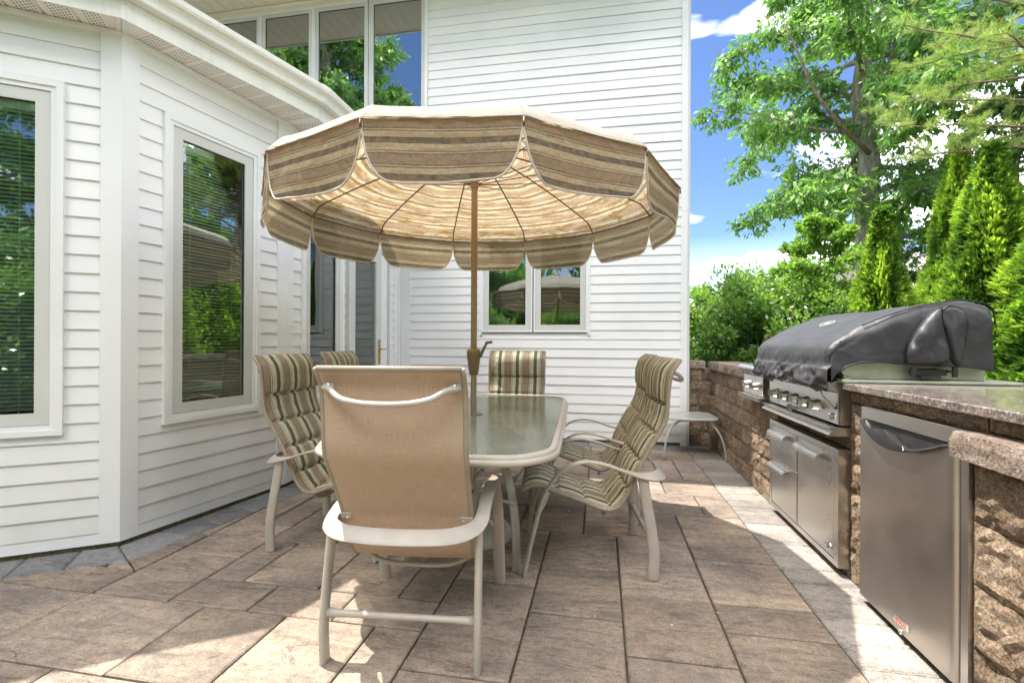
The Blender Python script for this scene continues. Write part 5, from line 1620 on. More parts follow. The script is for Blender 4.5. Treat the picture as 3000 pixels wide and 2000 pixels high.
for loc, rz, lab in (
    ((-1.452, 2.645), -90, 'striped cushioned patio chair left of the table nearest the bay window'),
    ((-1.575, 3.500), -88, 'striped patio chair farther back on the left side before the glazed door'),
    ((-0.735, 3.845), 180, 'striped patio chair at the far head of table facing the viewer'),
    ((-0.095, 2.672), 96.5, 'striped cushioned patio chair in side view right of the table in front'),
    ((-0.115, 3.425), 93, 'striped patio chair on the right side half hidden behind the nearer one')):
    c = copy_tree(chair); c.location = (loc[0], loc[1], 0); c.rotation_euler = (0, 0, R(rz)); c['label'] = lab

# ================================================================== TABLE
table = thing('patio_table', 'long rounded patio table with obscure glass top and tan metal frame', 'patio table', (-0.725, 2.80, 0), R(2.6))
def rrect(hx, hy, r, n=10, bow=0.03):
    pts = []
    for cx, cy, a0 in ((hx - r, hy - r, 0), (-hx + r, hy - r, 90), (-hx + r, -hy + r, 180), (hx - r, -hy + r, 270)):
        for k in range(n + 1):
            a = R(a0 + 90 * k / n)
            x, y = cx + r * math.cos(a), cy + r * math.sin(a)
            pts.append((x, y))
    out = []
    for i, p in enumerate(pts):
        q = pts[(i + 1) % len(pts)]
        m = 1 if math.dist(p, q) < 0.1 else 8
        for k in range(m):
            x = p[0] + (q[0] - p[0]) * k / m; y = p[1] + (q[1] - p[1]) * k / m
            out.append((x * (1 + bow * (1 - (y / hy) ** 2) * 0.6), y * (1 + bow * (1 - (x / hx) ** 2))))
    return out
def rim(name, hx, hy, r, prof, mat, z=0.72):
    pts = [Vector(p) for p in rrect(hx, hy, r)]; bm = bmesh.new(); rings = []; n = len(pts)
    for i, p in enumerate(pts):
        t = (pts[(i + 1) % n] - pts[i - 1]).normalized(); o = Vector((t.y, -t.x))
        rings.append([bm.verts.new((p.x + o.x * a, p.y + o.y * a, z + b)) for a, b in prof])
    m = len(prof)
    for i in range(n):
        for k in range(m): bm.faces.new((rings[i][k], rings[i][(k + 1) % m], rings[(i + 1) % n][(k + 1) % m], rings[(i + 1) % n][k]))
    return bm_obj(name, bm, mat, table, smooth=True, sharp=50)
HX, HY, RR = 0.500, 1.020, 0.20
rim('rim', HX, HY, RR, [(-0.016, -0.004), (-0.016, 0.002), (-0.006, 0.003), (0.003, 0.001), (0.008, -0.006), (0.009, -0.013), (0.016, -0.016), (0.021, -0.024), (0.020, -0.034), (0.012, -0.040), (-0.012, -0.040), (-0.012, -0.010)], M['frame'])
bm = bmesh.new(); ring = rrect(HX - 0.015, HY - 0.015, RR - 0.012)
a = [bm.verts.new((x, y, 0.7175)) for x, y in ring]; b = [bm.verts.new((x, y, 0.7115)) for x, y in ring]
bm.faces.new(a); bm.faces.new(list(reversed(b)))
for k in range(len(ring)): bm.faces.new((a[k], b[k], b[(k + 1) % len(ring)], a[(k + 1) % len(ring)]))
bm_obj('glass_top', bm, M['tglass'], table)
for sx in (-1, 1):
    for sy in (-1, 1):
        leg = [(0.02, 0.06, 0.668), (0.075, 0.13, 0.652), (0.145, 0.215, 0.600), (0.210, 0.295, 0.505), (0.258, 0.355, 0.38), (0.284, 0.390, 0.24), (0.292, 0.402, 0.10), (0.292, 0.402, 0.002)]
        p, _ = catmull([(sx * x, sy * y * 1.02, z) for x, y, z in leg], 30)
        dd = Vector((sx * 0.6, sy * 0.8, 0)); wv = Vector((-dd.y, dd.x, 0))
        bm = bmesh.new(); sweep(bm, p, 0.046, 0.022, wv, 12, True, 3)
        bm_obj('leg', bm, M['frame'], table, smooth=True, sharp=50)
bm = bmesh.new()
tube(bm, [(0.14 * math.cos(2 * PI * k / 24), 0.14 * math.sin(2 * PI * k / 24) * 1.3, 0.655) for k in range(25)], 0.011, 8)
for s in (-1, 1):
    tube(bm, [(0, s * 0.18, 0.655), (0, s * (HY - 0.0), 0.690)], 0.012, 8)
    tube(bm, [(s * 0.13, 0, 0.655), (s * (HX + 0.0), 0, 0.690)], 0.012, 8)
    tube(bm, [(s * 0.285, -0.40, 0.33), (0, -0.30 * 1.0, 0.35), (-0.0, 0.30, 0.35), (s * 0.285, 0.40, 0.33)], 0.009, 8)
bm_obj('under_frame', bm, M['frame'], table, smooth=True)
bm = bmesh.new(); lathe(bm, [(0.022, -0.002), (0.036, 0.0), (0.036, 0.003), (0.030, 0.005), (0.022, 0.005)], 24)
bm_obj('hole_ring', bm, M['bronze'], table, smooth=True, loc=(0, 0, 0.7185))

# ================================================================== UMBRELLA AND BASE
UC = Vector((-0.745, 2.80, 0))
ub = thing('umbrella_base', 'cream domed umbrella base on the pavers under the table', 'umbrella base', tuple(UC))
bm = bmesh.new(); lathe(bm, [(0.235, 0.0), (0.238, 0.015), (0.232, 0.035), (0.20, 0.065), (0.15, 0.088), (0.09, 0.102), (0.045, 0.110), (0.032, 0.13), (0.030, 0.26), (0.024, 0.262)], 40)
bm_obj('dome', bm, M['basepaint'], ub, smooth=True, sharp=50)
bm = bmesh.new(); tube(bm, [(0.028, 0, 0.2), (0.06, 0, 0.2)], 0.006, 8); tube(bm, [(0.06, -0.022, 0.2), (0.06, 0.022, 0.2)], 0.006, 8)
bm_obj('clamp_knob', bm, M['blackplastic'], ub)
umb = thing('patio_umbrella', 'large scalloped patio umbrella in faded brown and cream stripes on a bronze pole', 'patio umbrella', tuple(UC))
bm = bmesh.new(); tube(bm, [(0, 0, 0.96), (0, 0, 1.2), (0, 0, 2.16)], 0.0188, 20); bm_obj('pole', bm, M['pole'], umb, smooth=True, sharp=50)
M['pole_lower'] = simple('worn_bronze_pole', (0.40, 0.31, 0.235), (0.50, 0.41, 0.33), 6, 0.3, 0.6, stretch=(1, 1, 0.25))
bm = bmesh.new(); tube(bm, [(0, 0, 0.10), (0, 0, 0.96)], 0.0180, 20); bm_obj('lower_pole', bm, M['pole_lower'], umb, smooth=True, sharp=50)
bm = bmesh.new(); lathe(bm, [(0.0195, 2.055), (0.0235, 2.058), (0.0245, 2.075), (0.0235, 2.105), (0.0195, 2.11)], 20); bm_obj('runner', bm, M['pole'], umb, smooth=True)
# crank housing
bm = bmesh.new(); rings = []
for z, rx, ry in ((0.950, 0.020, 0.020), (0.952, 0.026, 0.026), (0.975, 0.028, 0.030), (0.978, 0.0295, 0.032), (1.0, 0.032, 0.035), (1.05, 0.038, 0.042), (1.075, 0.041, 0.046), (1.092, 0.040, 0.044), (1.102, 0.033, 0.036), (1.106, 0.020, 0.020)):
    rings.append([bm.verts.new((rx * math.copysign(abs(math.cos(a)) ** 0.8, math.cos(a)), ry * math.copysign(abs(math.sin(a)) ** 0.8, math.sin(a)), z)) for a in [2 * PI * k / 24 for k in range(24)]])
for a, b in zip(rings, rings[1:]):
    for k in range(24): bm.faces.new((a[k], a[(k + 1) % 24], b[(k + 1) % 24], b[k]))
bm.faces.new(list(reversed(rings[0]))); bm.faces.new(rings[-1])
hsg = bm_obj('crank_housing', bm, M['bronze'], umb, smooth=True, sharp=40)
bm = bmesh.new(); sweep(bm, [Vector((0.038, -0.01, 1.055)), Vector((0.050, -0.015, 1.075)), Vector((0.070, -0.02, 1.115)), Vector((0.083, -0.02, 1.140))], [0.016, 0.02, 0.017, 0.014], 0.010, (0.8, 0, -0.5), 10)
tube(bm, [(0.080, -0.02, 1.141), (0.118, -0.045, 1.146)], [0.0075, 0.0085], 10)
bm_obj('crank_handle', bm, M['bronze'], hsg, smooth=True)
# canopy
NR = 12; A0 = R(-76.7 + 10.4)
RIMZ, RIMR = 1.978, 1.150
def canopy_pt(r, a_frac):
    """height of the canopy over radius r (in rib direction), a_frac 0..1 between two ribs"""
    q = r / RIMR
    z = RIMZ + 0.050 + 0.275 * (1 - q ** 1.5) - (0.0 if q < 0.94 else 0.050 * ((q - 0.94) / 0.06) ** 1.3)
    sag = 0.022 * math.sin(PI * a_frac) * math.sin(PI * min(1, q) * 0.92)
    return z - sag
rads = [0.03, 0.15, 0.3, 0.45, 0.6, 0.75, 0.88, 0.98, 1.05, 1.085, 1.11, 1.13, 1.148, 1.159, RIMR]
NA = 8
panel_objs = []
for p in range(NR):
    a0 = A0 + 2 * PI * p / NR; a1 = a0 + 2 * PI / NR
    bm = bmesh.new(); uvl = bm.loops.layers.uv.new('UVMap')
    def P_(r, f):
        # straight chord between ribs
        x = r * ((1 - f) * math.cos(a0) + f * math.cos(a1)); y = r * ((1 - f) * math.sin(a0) + f * math.sin(a1))
        return x, y
    grid = []
    acc = 0; prevr = None
    for r in rads:
        row = []
        if prevr is not None: acc += math.hypot(r - prevr, canopy_pt(r, 0) - canopy_pt(prevr, 0))
        prevr = r
        for k in range(NA + 1):
            f = k / NA; x, y = P_(r, f)
            z = canopy_pt(r, f) + 0.006 * noise.noise(Vector((x * 5, y * 5, 1))) * (r / RIMR) * (1 if 0 < k < NA else 0.2)
            row.append((bm.verts.new((x, y, z)), ((f - 0.5) * r * 0.52 + p * 0.7, acc)))
        grid.append(row)
    for i in range(len(rads) - 1):
        for k in range(NA):
            q = (grid[i][k], grid[i + 1][k], grid[i + 1][k + 1], grid[i][k + 1])
            fc = bm.faces.new([t[0] for t in q])
            for l, t in zip(fc.loops, q): l[uvl].uv = t[1]
    me = bpy.data.meshes.new('canopy_panel'); bm.to_mesh(me); bm.free()
    me.polygons.foreach_set('use_smooth', [True] * len(me.polygons))
    co = link('canopy_panel', me, M['canopy'], umb)
    # valance with rounded scallop
    bm = bmesh.new(); uvl = bm.loops.layers.uv.new('UVMap')
    NV, NW = 40, 9; DROP = 0.240
    mid = (a0 + a1) / 2; outv = Vector((math.cos(mid), math.sin(mid)))
    zr = canopy_pt(RIMR, 0)
    rows2 = []; ph = p * 1.7
    sw = 0.10 + 0.06 * noise.noise(Vector((p * 3.1, 0, 0)))
    for k in range(NV + 1):
        f = k / NV
        e = min(f, 1 - f)
        # scallop depth: notch near the ribs
        W = 0.60
        ex = min(1.0, e * W / 0.120)
        depth = DROP * (0.20 + 0.80 * (1 - (1 - ex) ** 2.6) ** 0.62)
        depth *= 1 + 0.02 * math.sin(f * 5 + ph)
        inset = 0.010 * (1 - min(1, e * W / 0.02))
        fx = f
        x, y = P_(RIMR, fx)
        # panels hang slightly narrower toward the bottom
        row = []
        zt = canopy_pt(RIMR, f)
        for j in range(NW + 1):
            d = depth * j / NW
            shrink = 1 - 0.025 * (d / DROP) ** 1.5
            xx = outv.x * (x * outv.x + y * outv.y); yy = outv.y * (x * outv.x + y * outv.y)
            lx, ly = x - xx, y - yy
            bulge = sw * 0.07 * (d / DROP) + 0.010 * math.sin(f * 7 + ph + d * 9) * (d / DROP) + 0.004 * noise.noise(Vector((f * 9, d * 22, p)))
            row.append((bm.verts.new((xx + lx * shrink + outv.x * bulge, yy + ly * shrink + outv.y * bulge, zt - d)), ((f - 0.5) * W + p * 0.7, acc + d)))
        rows2.append(row)
    for k in range(NV):
        for j in range(NW):
            q = (rows2[k][j], rows2[k][j + 1], rows2[k + 1][j + 1], rows2[k + 1][j])
            fc = bm.faces.new([t[0] for t in q])
            for l, t in zip(fc.loops, q): l[uvl].uv = t[1]
    hemline = [r_[-1][0].co.copy() for r_ in rows2]
    side0 = [q[0].co.copy() for q in rows2[0]]; side1 = [q[0].co.copy() for q in rows2[-1]]
    me = bpy.data.meshes.new('valance'); bm.to_mesh(me); bm.free()
    me.polygons.foreach_set('use_smooth', [True] * len(me.polygons))
    va = link('valance', me, M['canopy'], umb)
    bm = bmesh.new(); tube(bm, side0[1:] + hemline[1:-1] + list(reversed(side1[1:])), 0.0042, 6)
    bm_obj('binding', bm, M['binding'], va, smooth=True)
    # rib and stay
    bm = bmesh.new()
    rp = [(r * math.cos(a0), r * math.sin(a0), canopy_pt(r, 0) - 0.010) for r in rads if r > 0.02]
    tube(bm, rp[:-1] + [(1.158 * math.cos(a0), 1.158 * math.sin(a0), zr - 0.012), (1.158 * math.cos(a0), 1.158 * math.sin(a0), zr - 0.045)], 0.0048, 6)
    ri = bm_obj('rib', bm, M['rib'], umb, smooth=True)
    bm = bmesh.new(); rs = 0.52
    tube(bm, [(0.022 * math.cos(a0), 0.022 * math.sin(a0), 2.085), (rs * math.cos(a0), rs * math.sin(a0), canopy_pt(rs, 0) - 0.016)], 0.0030, 6)
    bm_obj('stay', bm, M['rib'], ri)
bm = bmesh.new(); lathe(bm, [(0.05, canopy_pt(0.03, 0) - 0.004), (0.045, canopy_pt(0.03, 0) + 0.01), (0.02, canopy_pt(0.03, 0) + 0.03), (0.012, canopy_pt(0.03, 0) + 0.06), (0.004, canopy_pt(0.03, 0) + 0.07)], 16)
bm_obj('finial', bm, M['bronze'], umb, smooth=True)
bm = bmesh.new(); tube(bm, [(0, 0, 2.15), (0, 0, canopy_pt(0.03, 0))], 0.012, 10); bm_obj('top_tube', bm, M['pole'], umb)

# ================================================================== SIDE TABLE
st = thing('side_table', 'small low grey side table with bowed legs by the stone wall', 'side table', (0.890, 5.235, 0), R(2))
bm = bmesh.new()
pts = [Vector(p) for p in rrect(0.235, 0.235, 0.07, 8, 0.05)]; n = len(pts); rings = []
for i, p in enumerate(pts):
    t = (pts[(i + 1) % n] - pts[i - 1]).normalized(); o = Vector((t.y, -t.x))
    rings.append([bm.verts.new((p.x + o.x * a, p.y + o.y * a, 0.400 + b)) for a, b in ((-0.016, -0.003), (-0.012, 0.003), (0.004, 0.003), (0.011, -0.005), (0.010, -0.015), (0.0, -0.020), (-0.010, -0.016))])
for i in range(n):
    for k in range(7): bm.faces.new((rings[i][k], rings[i][(k + 1) % 7], rings[(i + 1) % n][(k + 1) % 7], rings[(i + 1) % n][k]))
M['grey_metal'] = simple('grey_tan_metal', (0.36, 0.345, 0.31), (0.42, 0.40, 0.36), 8, 0.42)
bm_obj('rim', bm, M['grey_metal'], st, smooth=True, sharp=50)
bm = bmesh.new(); ring = rrect(0.222, 0.222, 0.06, 8, 0.05)
bm.faces.new([bm.verts.new((x, y, 0.4005)) for x, y in ring])
bm_obj('table_top', bm, simple('painted_table_top', (0.33, 0.34, 0.32), (0.38, 0.39, 0.37), 6, 0.25, bs=0.1, bscale=60), st)
for sx in (-1, 1):
    for sy in (-1, 1):
        p, _ = catmull([(sx * 0.02, sy * 0.13, 0.372), (sx * 0.12, sy * 0.17, 0.362), (sx * 0.205, sy * 0.215, 0.315), (sx * 0.258, sy * 0.255, 0.215), (sx * 0.283, sy * 0.282, 0.10), (sx * 0.292, sy * 0.293, 0.002)], 26)
        bm = bmesh.new(); sweep(bm, p, 0.022, 0.014, (-sy * 0.7, sx * 0.7, 0), 10); bm_obj('leg', bm, M['grey_metal'], st, smooth=True)
bm = bmesh.new(); tube(bm, [(0.0, -0.14, 0.372), (0, 0.14, 0.372)], 0.009, 8)
for s in (-1, 1): tube(bm, [(-0.12, s * 0.15, 0.366), (0.12, s * 0.15, 0.366)], 0.009, 8)
bm_obj('under_frame', bm, M['grey_metal'], st, smooth=True)
# ================================================================== VEGETATION
def rot_to(P):      # camera-frame (right X, forward Y) -> scene coordinates
    h = R(10.4); return (P[0] * math.cos(h) - P[1] * math.sin(h), P[0] * math.sin(h) + P[1] * math.cos(h))
def unit(a): return a / np.maximum(np.linalg.norm(a, axis=-1, keepdims=True), 1e-9)
def leaves(cent, dirs, size, aspect=0.42, fold=0.18, jitter=0.3, rng=nrg):
    """one folded rhombus per leaf (4 verts, 1 quad)"""
    n = len(cent)
    d = unit(dirs + rng.normal(0, jitter, (n, 3)))
    r = rng.normal(0, 1, (n, 3)); s = unit(np.cross(d, r)); up = np.cross(s, d)
    L = size * rng.uniform(0.65, 1.25, (n, 1)); W = L * aspect
    v0 = cent; v2 = cent + d * L; m = cent + d * L * 0.48
    v1 = m + s * W * 0.5 + up * L * fold * 0.5; v3 = m - s * W * 0.5 + up * L * fold * 0.5
    V = np.stack([v0, v1, v2, v3], 1).reshape(-1, 3)
    F = np.arange(4 * n).reshape(n, 4)
    return V, F
def tube_arrays(segs, k=6):
    Vs, Fs = [], []; base = 0
    for path, rad in segs:
        path = np.asarray(path, float); rad = np.asarray(rad, float); m = len(path)
        t = unit(np.gradient(path, axis=0)); ref = np.array([0.31, 0.22, 0.92])
        if abs(np.dot(t[0], ref)) > 0.93: ref = np.array([1.0, 0.1, 0.0])
        a = unit(np.cross(t, ref)); b = np.cross(t, a)
        th = np.linspace(0, 2 * PI, k, endpoint=False)
        ring = path[:, None, :] + rad[:, None, None] * (np.cos(th)[None, :, None] * a[:, None, :] + np.sin(th)[None, :, None] * b[:, None, :])
        Vs.append(ring.reshape(-1, 3))
        for i in range(m - 1):
            for j in range(k):
                Fs.append((base + i * k + j, base + i * k + (j + 1) % k, base + (i + 1) * k + (j + 1) % k, base + (i + 1) * k + j))
        base += m * k
    return np.concatenate(Vs), np.array(Fs)
def np_obj(name, V, F, mat, parent, tone=None, smooth=False, loc=None):
    return link(name, arrays_mesh(name, V, F, mat, tone, smooth), None, parent, loc)

def wiggle_path(p0, d, L, n, rng, wig=0.10, droop=0.0):
    pts = [np.array(p0, float)]; d = np.array(d, float); d /= np.linalg.norm(d)
    for i in range(n):
        d = d + rng.normal(0, wig, 3) + np.array([0, 0, -droop]); d /= np.linalg.norm(d)
        pts.append(pts[-1] + d * L / n)
    return np.array(pts), d

def broad_tree(name, label, cat, loc, trunk, tr_r, z_first, z_top, spread, nlimb, leafmat, leafsize, per_twig, seed, barkm='bark', group=None, up=0.35, flat=1.0, outline=None, leaf_aspect=0.42, droop_leaf=0.75):
    rng = np.random.default_rng(seed)
    t = thing(name, label, cat, loc, group=group)
    tp = np.array(trunk, float)
    rr = np.linspace(tr_r, tr_r * 0.25, len(tp))
    V, F = tube_arrays([(tp, rr)], 14)
    V = V + 0.0
    np_obj('trunk', V, F, M[barkm], t, smooth=True)
    segs = []; cents = []; dirs = []
    def trunk_at(z):
        i = np.searchsorted(tp[:, 2], z) - 1; i = max(0, min(len(tp) - 2, i))
        f = (z - tp[i, 2]) / max(1e-6, tp[i + 1, 2] - tp[i, 2]); return tp[i] + (tp[i + 1] - tp[i]) * f, rr[i] + (rr[i + 1] - rr[i]) * f
    for k in range(nlimb):
        f = (k + rng.uniform(0, 0.8)) / nlimb
        z = z_first + (z_top - z_first) * f ** 0.95
        p, rad = trunk_at(z)
        az = k * 2.399 + rng.uniform(-0.4, 0.4)
        env = outline(f) if outline else math.sin(PI * min(0.98, 0.18 + 0.82 * f)) ** 0.7
        L = spread * env * rng.uniform(0.75, 1.1)
        dr = np.array([math.cos(az), math.sin(az), up * rng.uniform(0.3, 1.5)])
        path, dend = wiggle_path(p, dr, L, 9, rng, 0.12, 0.035)
        r0 = max(0.02, rad * rng.uniform(0.25, 0.42)); segs.append((path, np.linspace(r0, 0.012, len(path))))
        for s in range(2, 10):
            for rep in range(3):
                base = path[s] if s < len(path) else path[-1]
                a2 = unit(np.array([rng.normal(), rng.normal(), rng.normal() * 0.55 * flat + 0.12]) + 0.9 * unit(path[min(s, 9)] - path[max(0, s - 1)]))
                l2 = L * rng.uniform(0.14, 0.30) * (1.25 - s / 14)
                p2, _ = wiggle_path(base, a2, l2, 5, rng, 0.20, 0.06)
                segs.append((p2, np.linspace(0.014, 0.005, len(p2))))
                for q in range(1, 6):
                    for rp in range(2):
                        a3 = unit(rng.normal(0, 1, 3) * np.array([1, 1, 0.6]) + 0.5 * a2)
                        l3 = rng.uniform(0.12, 0.34) * spread / 3.5
                        tip = p2[q] + a3 * l3
                        if rp == 0: segs.append((np.array([p2[q], (p2[q] + tip) / 2 + [0, 0, 0.02], tip]), np.array([0.006, 0.004, 0.002])))
                        m = per_twig
                        u = rng.uniform(0.15, 1.05, (m, 1)); c = p2[q] + (tip - p2[q]) * u + rng.normal(0, 0.05 * spread / 3.5, (m, 3))
                        cents.append(c)
                        dd = a3 * 0.6 + np.array([0, 0, -droop_leaf]) + rng.normal(0, 0.45, (m, 3)); dirs.append(dd)
    cents = np.concatenate(cents); dirs = np.concatenate(dirs)
    V, F = leaves(cents, dirs, leafsize, leaf_aspect, 0.16, 0.25, rng)
    tone = np.clip(rng.normal(0.45, 0.22, len(F)), 0, 1)
    # clumps of younger foliage
    cl = np.array([noise.noise(Vector(c * 1.1)) for c in cents[::6]]).repeat(6)[:len(F)]
    if len(cl) < len(F): cl = np.pad(cl, (0, len(F) - len(cl)))
    tone = np.clip(tone + 0.5 * cl, 0, 1)
    V2, F2 = tube_arrays(segs, 5)
    np_obj('limbs', V2, F2, M[barkm], t, smooth=True)
    np_obj('crown', V, F, M[leafmat], t, tone)
    return t

def S(x, y, Y):      # full-size photo pixel at depth Y -> scene x, y, z   (used to plan where each plant stands)
    X = (x - 1500) / 1421 * Y; z = 1.15 + (1000 - y) / 1421 * Y
    q = rot_to((X, Y)); return q[0], q[1], z

# ---- the big shade tree
bx, by, _ = S(2545, 900, 13.5)
big = broad_tree('shade_tree', 'tall shade tree with thick grey trunk and drooping green leaves behind the grill', 'shade tree', (bx, by, 0),
    [(0.1, 0, -0.1), (0.05, 0, 1.5), (0, 0, 3.5), (-0.05, 0.05, 5.0), (0.0, 0, 6.5), (-0.25, 0.05, 8.0), (-0.1, 0, 9.5), (0.15, 0, 11.2), (0.1, 0.1, 13.0), (0.2, 0, 14.5)], 0.37,
    3.9, 13.8, 4.0, 44, 'leaf_tree', 0.21, 5, 3, up=0.25, outline=lambda f: 0.62 + 0.42 * math.sin(PI * min(1, f * 1.15 + 0.08)), flat=0.8)
# the bare pinkish dead limb
bm = bmesh.new(); p, _ = catmull([(-0.1, -0.2, 6.35), (-0.9, -0.5, 7.0), (-1.7, -0.7, 8.0), (-2.1, -0.8, 8.9), (-2.5, -0.9, 9.7)], 14); tube(bm, p, list(np.linspace(0.06, 0.02, 14)), 8)
bm_obj('dead_limb', bm, M['bark_brown'], big, smooth=True)
bm = bmesh.new(); p, _ = catmull([(0.0, 0, 7.6), (0.35, -0.1, 8.3), (0.55, -0.1, 9.2), (0.9, -0.1, 10.4)], 12); tube(bm, p, list(np.linspace(0.11, 0.05, 12)), 8)
bm_obj('branch', bm, M['bark'], big, smooth=True)

# ---- arborvitae
def arbor_meshes(H, Rb, n, seed):
    rng = np.random.default_rng(seed)
    h = rng.uniform(0, 1, n) ** 0.80
    az = rng.uniform(0, 2 * PI, n)
    lump = np.array([noise.noise(Vector((math.cos(a) * 2.2, math.sin(a) * 2.2, b * 6 + seed))) for a, b in zip(az, h)])
    prof = np.where(h < 0.12, 0.80 + h * 1.6, (1 - h) ** 0.78 * 1.10) * Rb
    rr = prof * (1 + 0.42 * lump) * rng.uniform(0.72, 1.04, n)
    base = np.stack([rr * np.cos(az), rr * np.sin(az), h * H * 0.985], 1)
    out = np.stack([np.cos(az), np.sin(az), np.full(n, 0.95)], 1); out = unit(out + rng.normal(0, 0.28, (n, 3)))
    # each spray: a fan of 5 blades in a near vertical plane
    k = 5
    side = unit(np.cross(out, rng.normal(0, 1, (n, 3)) * [0.6, 0.6, 0.5] + np.stack([-np.sin(az), np.cos(az), np.zeros(n)], 1)))
    cents, dirs, ln = [], [], []
    for j in range(k):
        a = (j - 2) * 0.42
        d = unit(out * math.cos(a) + side * math.sin(a))
        cents.append(base - out * 0.02); dirs.append(d); ln.append(np.full(n, 0.13 - 0.018 * abs(j - 2)))
    cents = np.concatenate(cents); dirs = np.concatenate(dirs); ln = np.concatenate(ln)
    nn = len(cents)
    s = unit(np.cross(dirs, np.tile(out, (k, 1)) + rng.normal(0, 0.4, (nn, 3)))); L = (ln * rng.uniform(0.6, 1.15, nn))[:, None]
    V = np.stack([cents, cents + dirs * L * 0.5 + s * L * 0.13, cents + dirs * L, cents + dirs * L * 0.5 - s * L * 0.13], 1).reshape(-1, 3)
    F = np.arange(4 * nn).reshape(nn, 4)
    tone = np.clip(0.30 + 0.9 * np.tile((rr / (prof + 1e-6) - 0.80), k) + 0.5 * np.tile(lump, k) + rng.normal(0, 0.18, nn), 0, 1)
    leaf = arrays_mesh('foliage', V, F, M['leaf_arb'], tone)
    # dense dark inner sprays + stem
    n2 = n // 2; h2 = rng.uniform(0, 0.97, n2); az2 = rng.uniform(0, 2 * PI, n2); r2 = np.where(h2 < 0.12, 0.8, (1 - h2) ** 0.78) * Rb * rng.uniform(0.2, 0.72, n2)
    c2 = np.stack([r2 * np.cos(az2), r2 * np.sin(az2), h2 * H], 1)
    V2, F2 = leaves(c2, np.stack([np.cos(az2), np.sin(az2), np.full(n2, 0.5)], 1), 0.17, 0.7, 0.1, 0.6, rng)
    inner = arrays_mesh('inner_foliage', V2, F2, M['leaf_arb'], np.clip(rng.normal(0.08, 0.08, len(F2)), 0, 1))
    tv, tf = tube_arrays([(np.array([[0, 0, -0.1], [0, 0, H * 0.5], [0, 0, H * 0.95]]), np.array([0.07, 0.05, 0.01]))], 8)
    trunk = arrays_mesh('trunk', tv, tf, M['bark_brown'])
    return leaf, inner, trunk
ab1 = arbor_meshes(3.6, 0.66, 7500, 1); ab2 = arbor_meshes(4.8, 0.95, 11000, 2)
def arborvitae(loc, meshes, label, sc=1.0, rz=0.0, group='arborvitae trees behind the kitchen wall', zs=1.0):
    t = thing('arborvitae', label, 'arborvitae', loc, rz, group=group); t.scale = (sc, sc, zs)
    for nme, me in zip(('foliage', 'inner_foliage', 'trunk'), meshes): link(nme, me, None, t)
    return t
x, y, z = S(2583, 600, 8.0); arborvitae((x, y, -0.05), ab1, 'smaller bright green arborvitae cone in front of the big tree trunk', 0.93, 0.3, zs=(z + 0.05) / 3.6)
x, y, z = S(2808, 385, 8.6); arborvitae((x, y, -0.05), ab2, 'slim pale green arborvitae, the left one of the tall pair behind the covered grill', 0.80, 1.3, zs=(z + 0.05) / 4.8)
x, y, z = S(2905, 405, 7.6); arborvitae((x, y, -0.05), ab2, 'broad bushy arborvitae at the right edge, the nearer of the tall pair', 0.98, 4.0, zs=(z + 0.05) / 4.8)

# ---- glossy hedge shrubs behind the stone wall
def shrub(name, label, cat, loc, size, n, mat, leafsize, seed, group=None, aspect=0.62, gaps=0.35, stems=True):
    rng = np.random.default_rng(seed); t = thing(name, label, cat, loc, group=group)
    sx, sy, sz = size
    # clumps spread over an ellipsoid shell
    nc = max(20, n // 260)
    th = rng.uniform(0, 2 * PI, nc); cz = rng.uniform(-0.25, 1, nc); rr = rng.uniform(0.55, 0.98, nc) * np.sqrt(np.maximum(0, 1 - cz ** 2))
    cc = np.stack([rr * np.cos(th) * sx, rr * np.sin(th) * sy, cz * rng.uniform(0.78, 0.96, nc) * sz], 1)
    idx = rng.integers(0, nc, n); cr = rng.uniform(0.10, 0.30, nc) * (sx + sy) * 0.5
    off = unit(rng.normal(0, 1, (n, 3))) * (rng.uniform(0.2, 1, (n, 1)) ** 0.5)
    cent = cc[idx] + off * cr[idx][:, None]
    cent[:, 2] = np.maximum(cent[:, 2], -sz * 0.45 + rng.uniform(0, 0.2, n))
    V, F = leaves(cent, off * 0.8 + np.array([0, 0, 0.1]), leafsize, aspect, 0.14, 0.5, rng)
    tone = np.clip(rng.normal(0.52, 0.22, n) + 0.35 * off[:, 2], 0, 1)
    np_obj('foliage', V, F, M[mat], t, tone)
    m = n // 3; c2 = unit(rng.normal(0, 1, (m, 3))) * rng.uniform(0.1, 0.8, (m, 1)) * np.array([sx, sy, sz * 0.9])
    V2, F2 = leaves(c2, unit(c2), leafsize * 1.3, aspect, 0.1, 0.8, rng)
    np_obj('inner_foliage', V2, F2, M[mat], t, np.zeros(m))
    if stems:
        segs = []
        for k in range(9):
            a = rng.uniform(0, 2 * PI); p, _ = wiggle_path((0.1 * math.cos(a), 0.1 * math.sin(a), -sz), (math.cos(a) * 0.5 * sx, math.sin(a) * 0.5 * sy, sz * 1.4), sz * 1.7, 7, rng, 0.08)
            segs.append((p, np.linspace(0.035, 0.008, len(p))))
        V3, F3 = tube_arrays(segs, 6); np_obj('stems', V3, F3, M['bark_brown'], t, smooth=True)
    return t
HG = 'glossy shrubs behind the stone wall'
x, y, z = S(2235, 900, 10.0); shrub('shrub', 'large rounded glossy green shrub just right of the house corner', 'shrub', (x, y, 0.95), (1.6, 1.4, 1.80), 17000, 'leaf_shrub', 0.085, 21, HG)
x, y, z = S(2085, 960, 11.5); shrub('shrub', 'lower glossy green shrub partly hidden by the house corner', 'shrub', (x, y, 0.80), (1.35, 1.3, 1.62), 12000, 'leaf_shrub', 0.085, 22, HG)
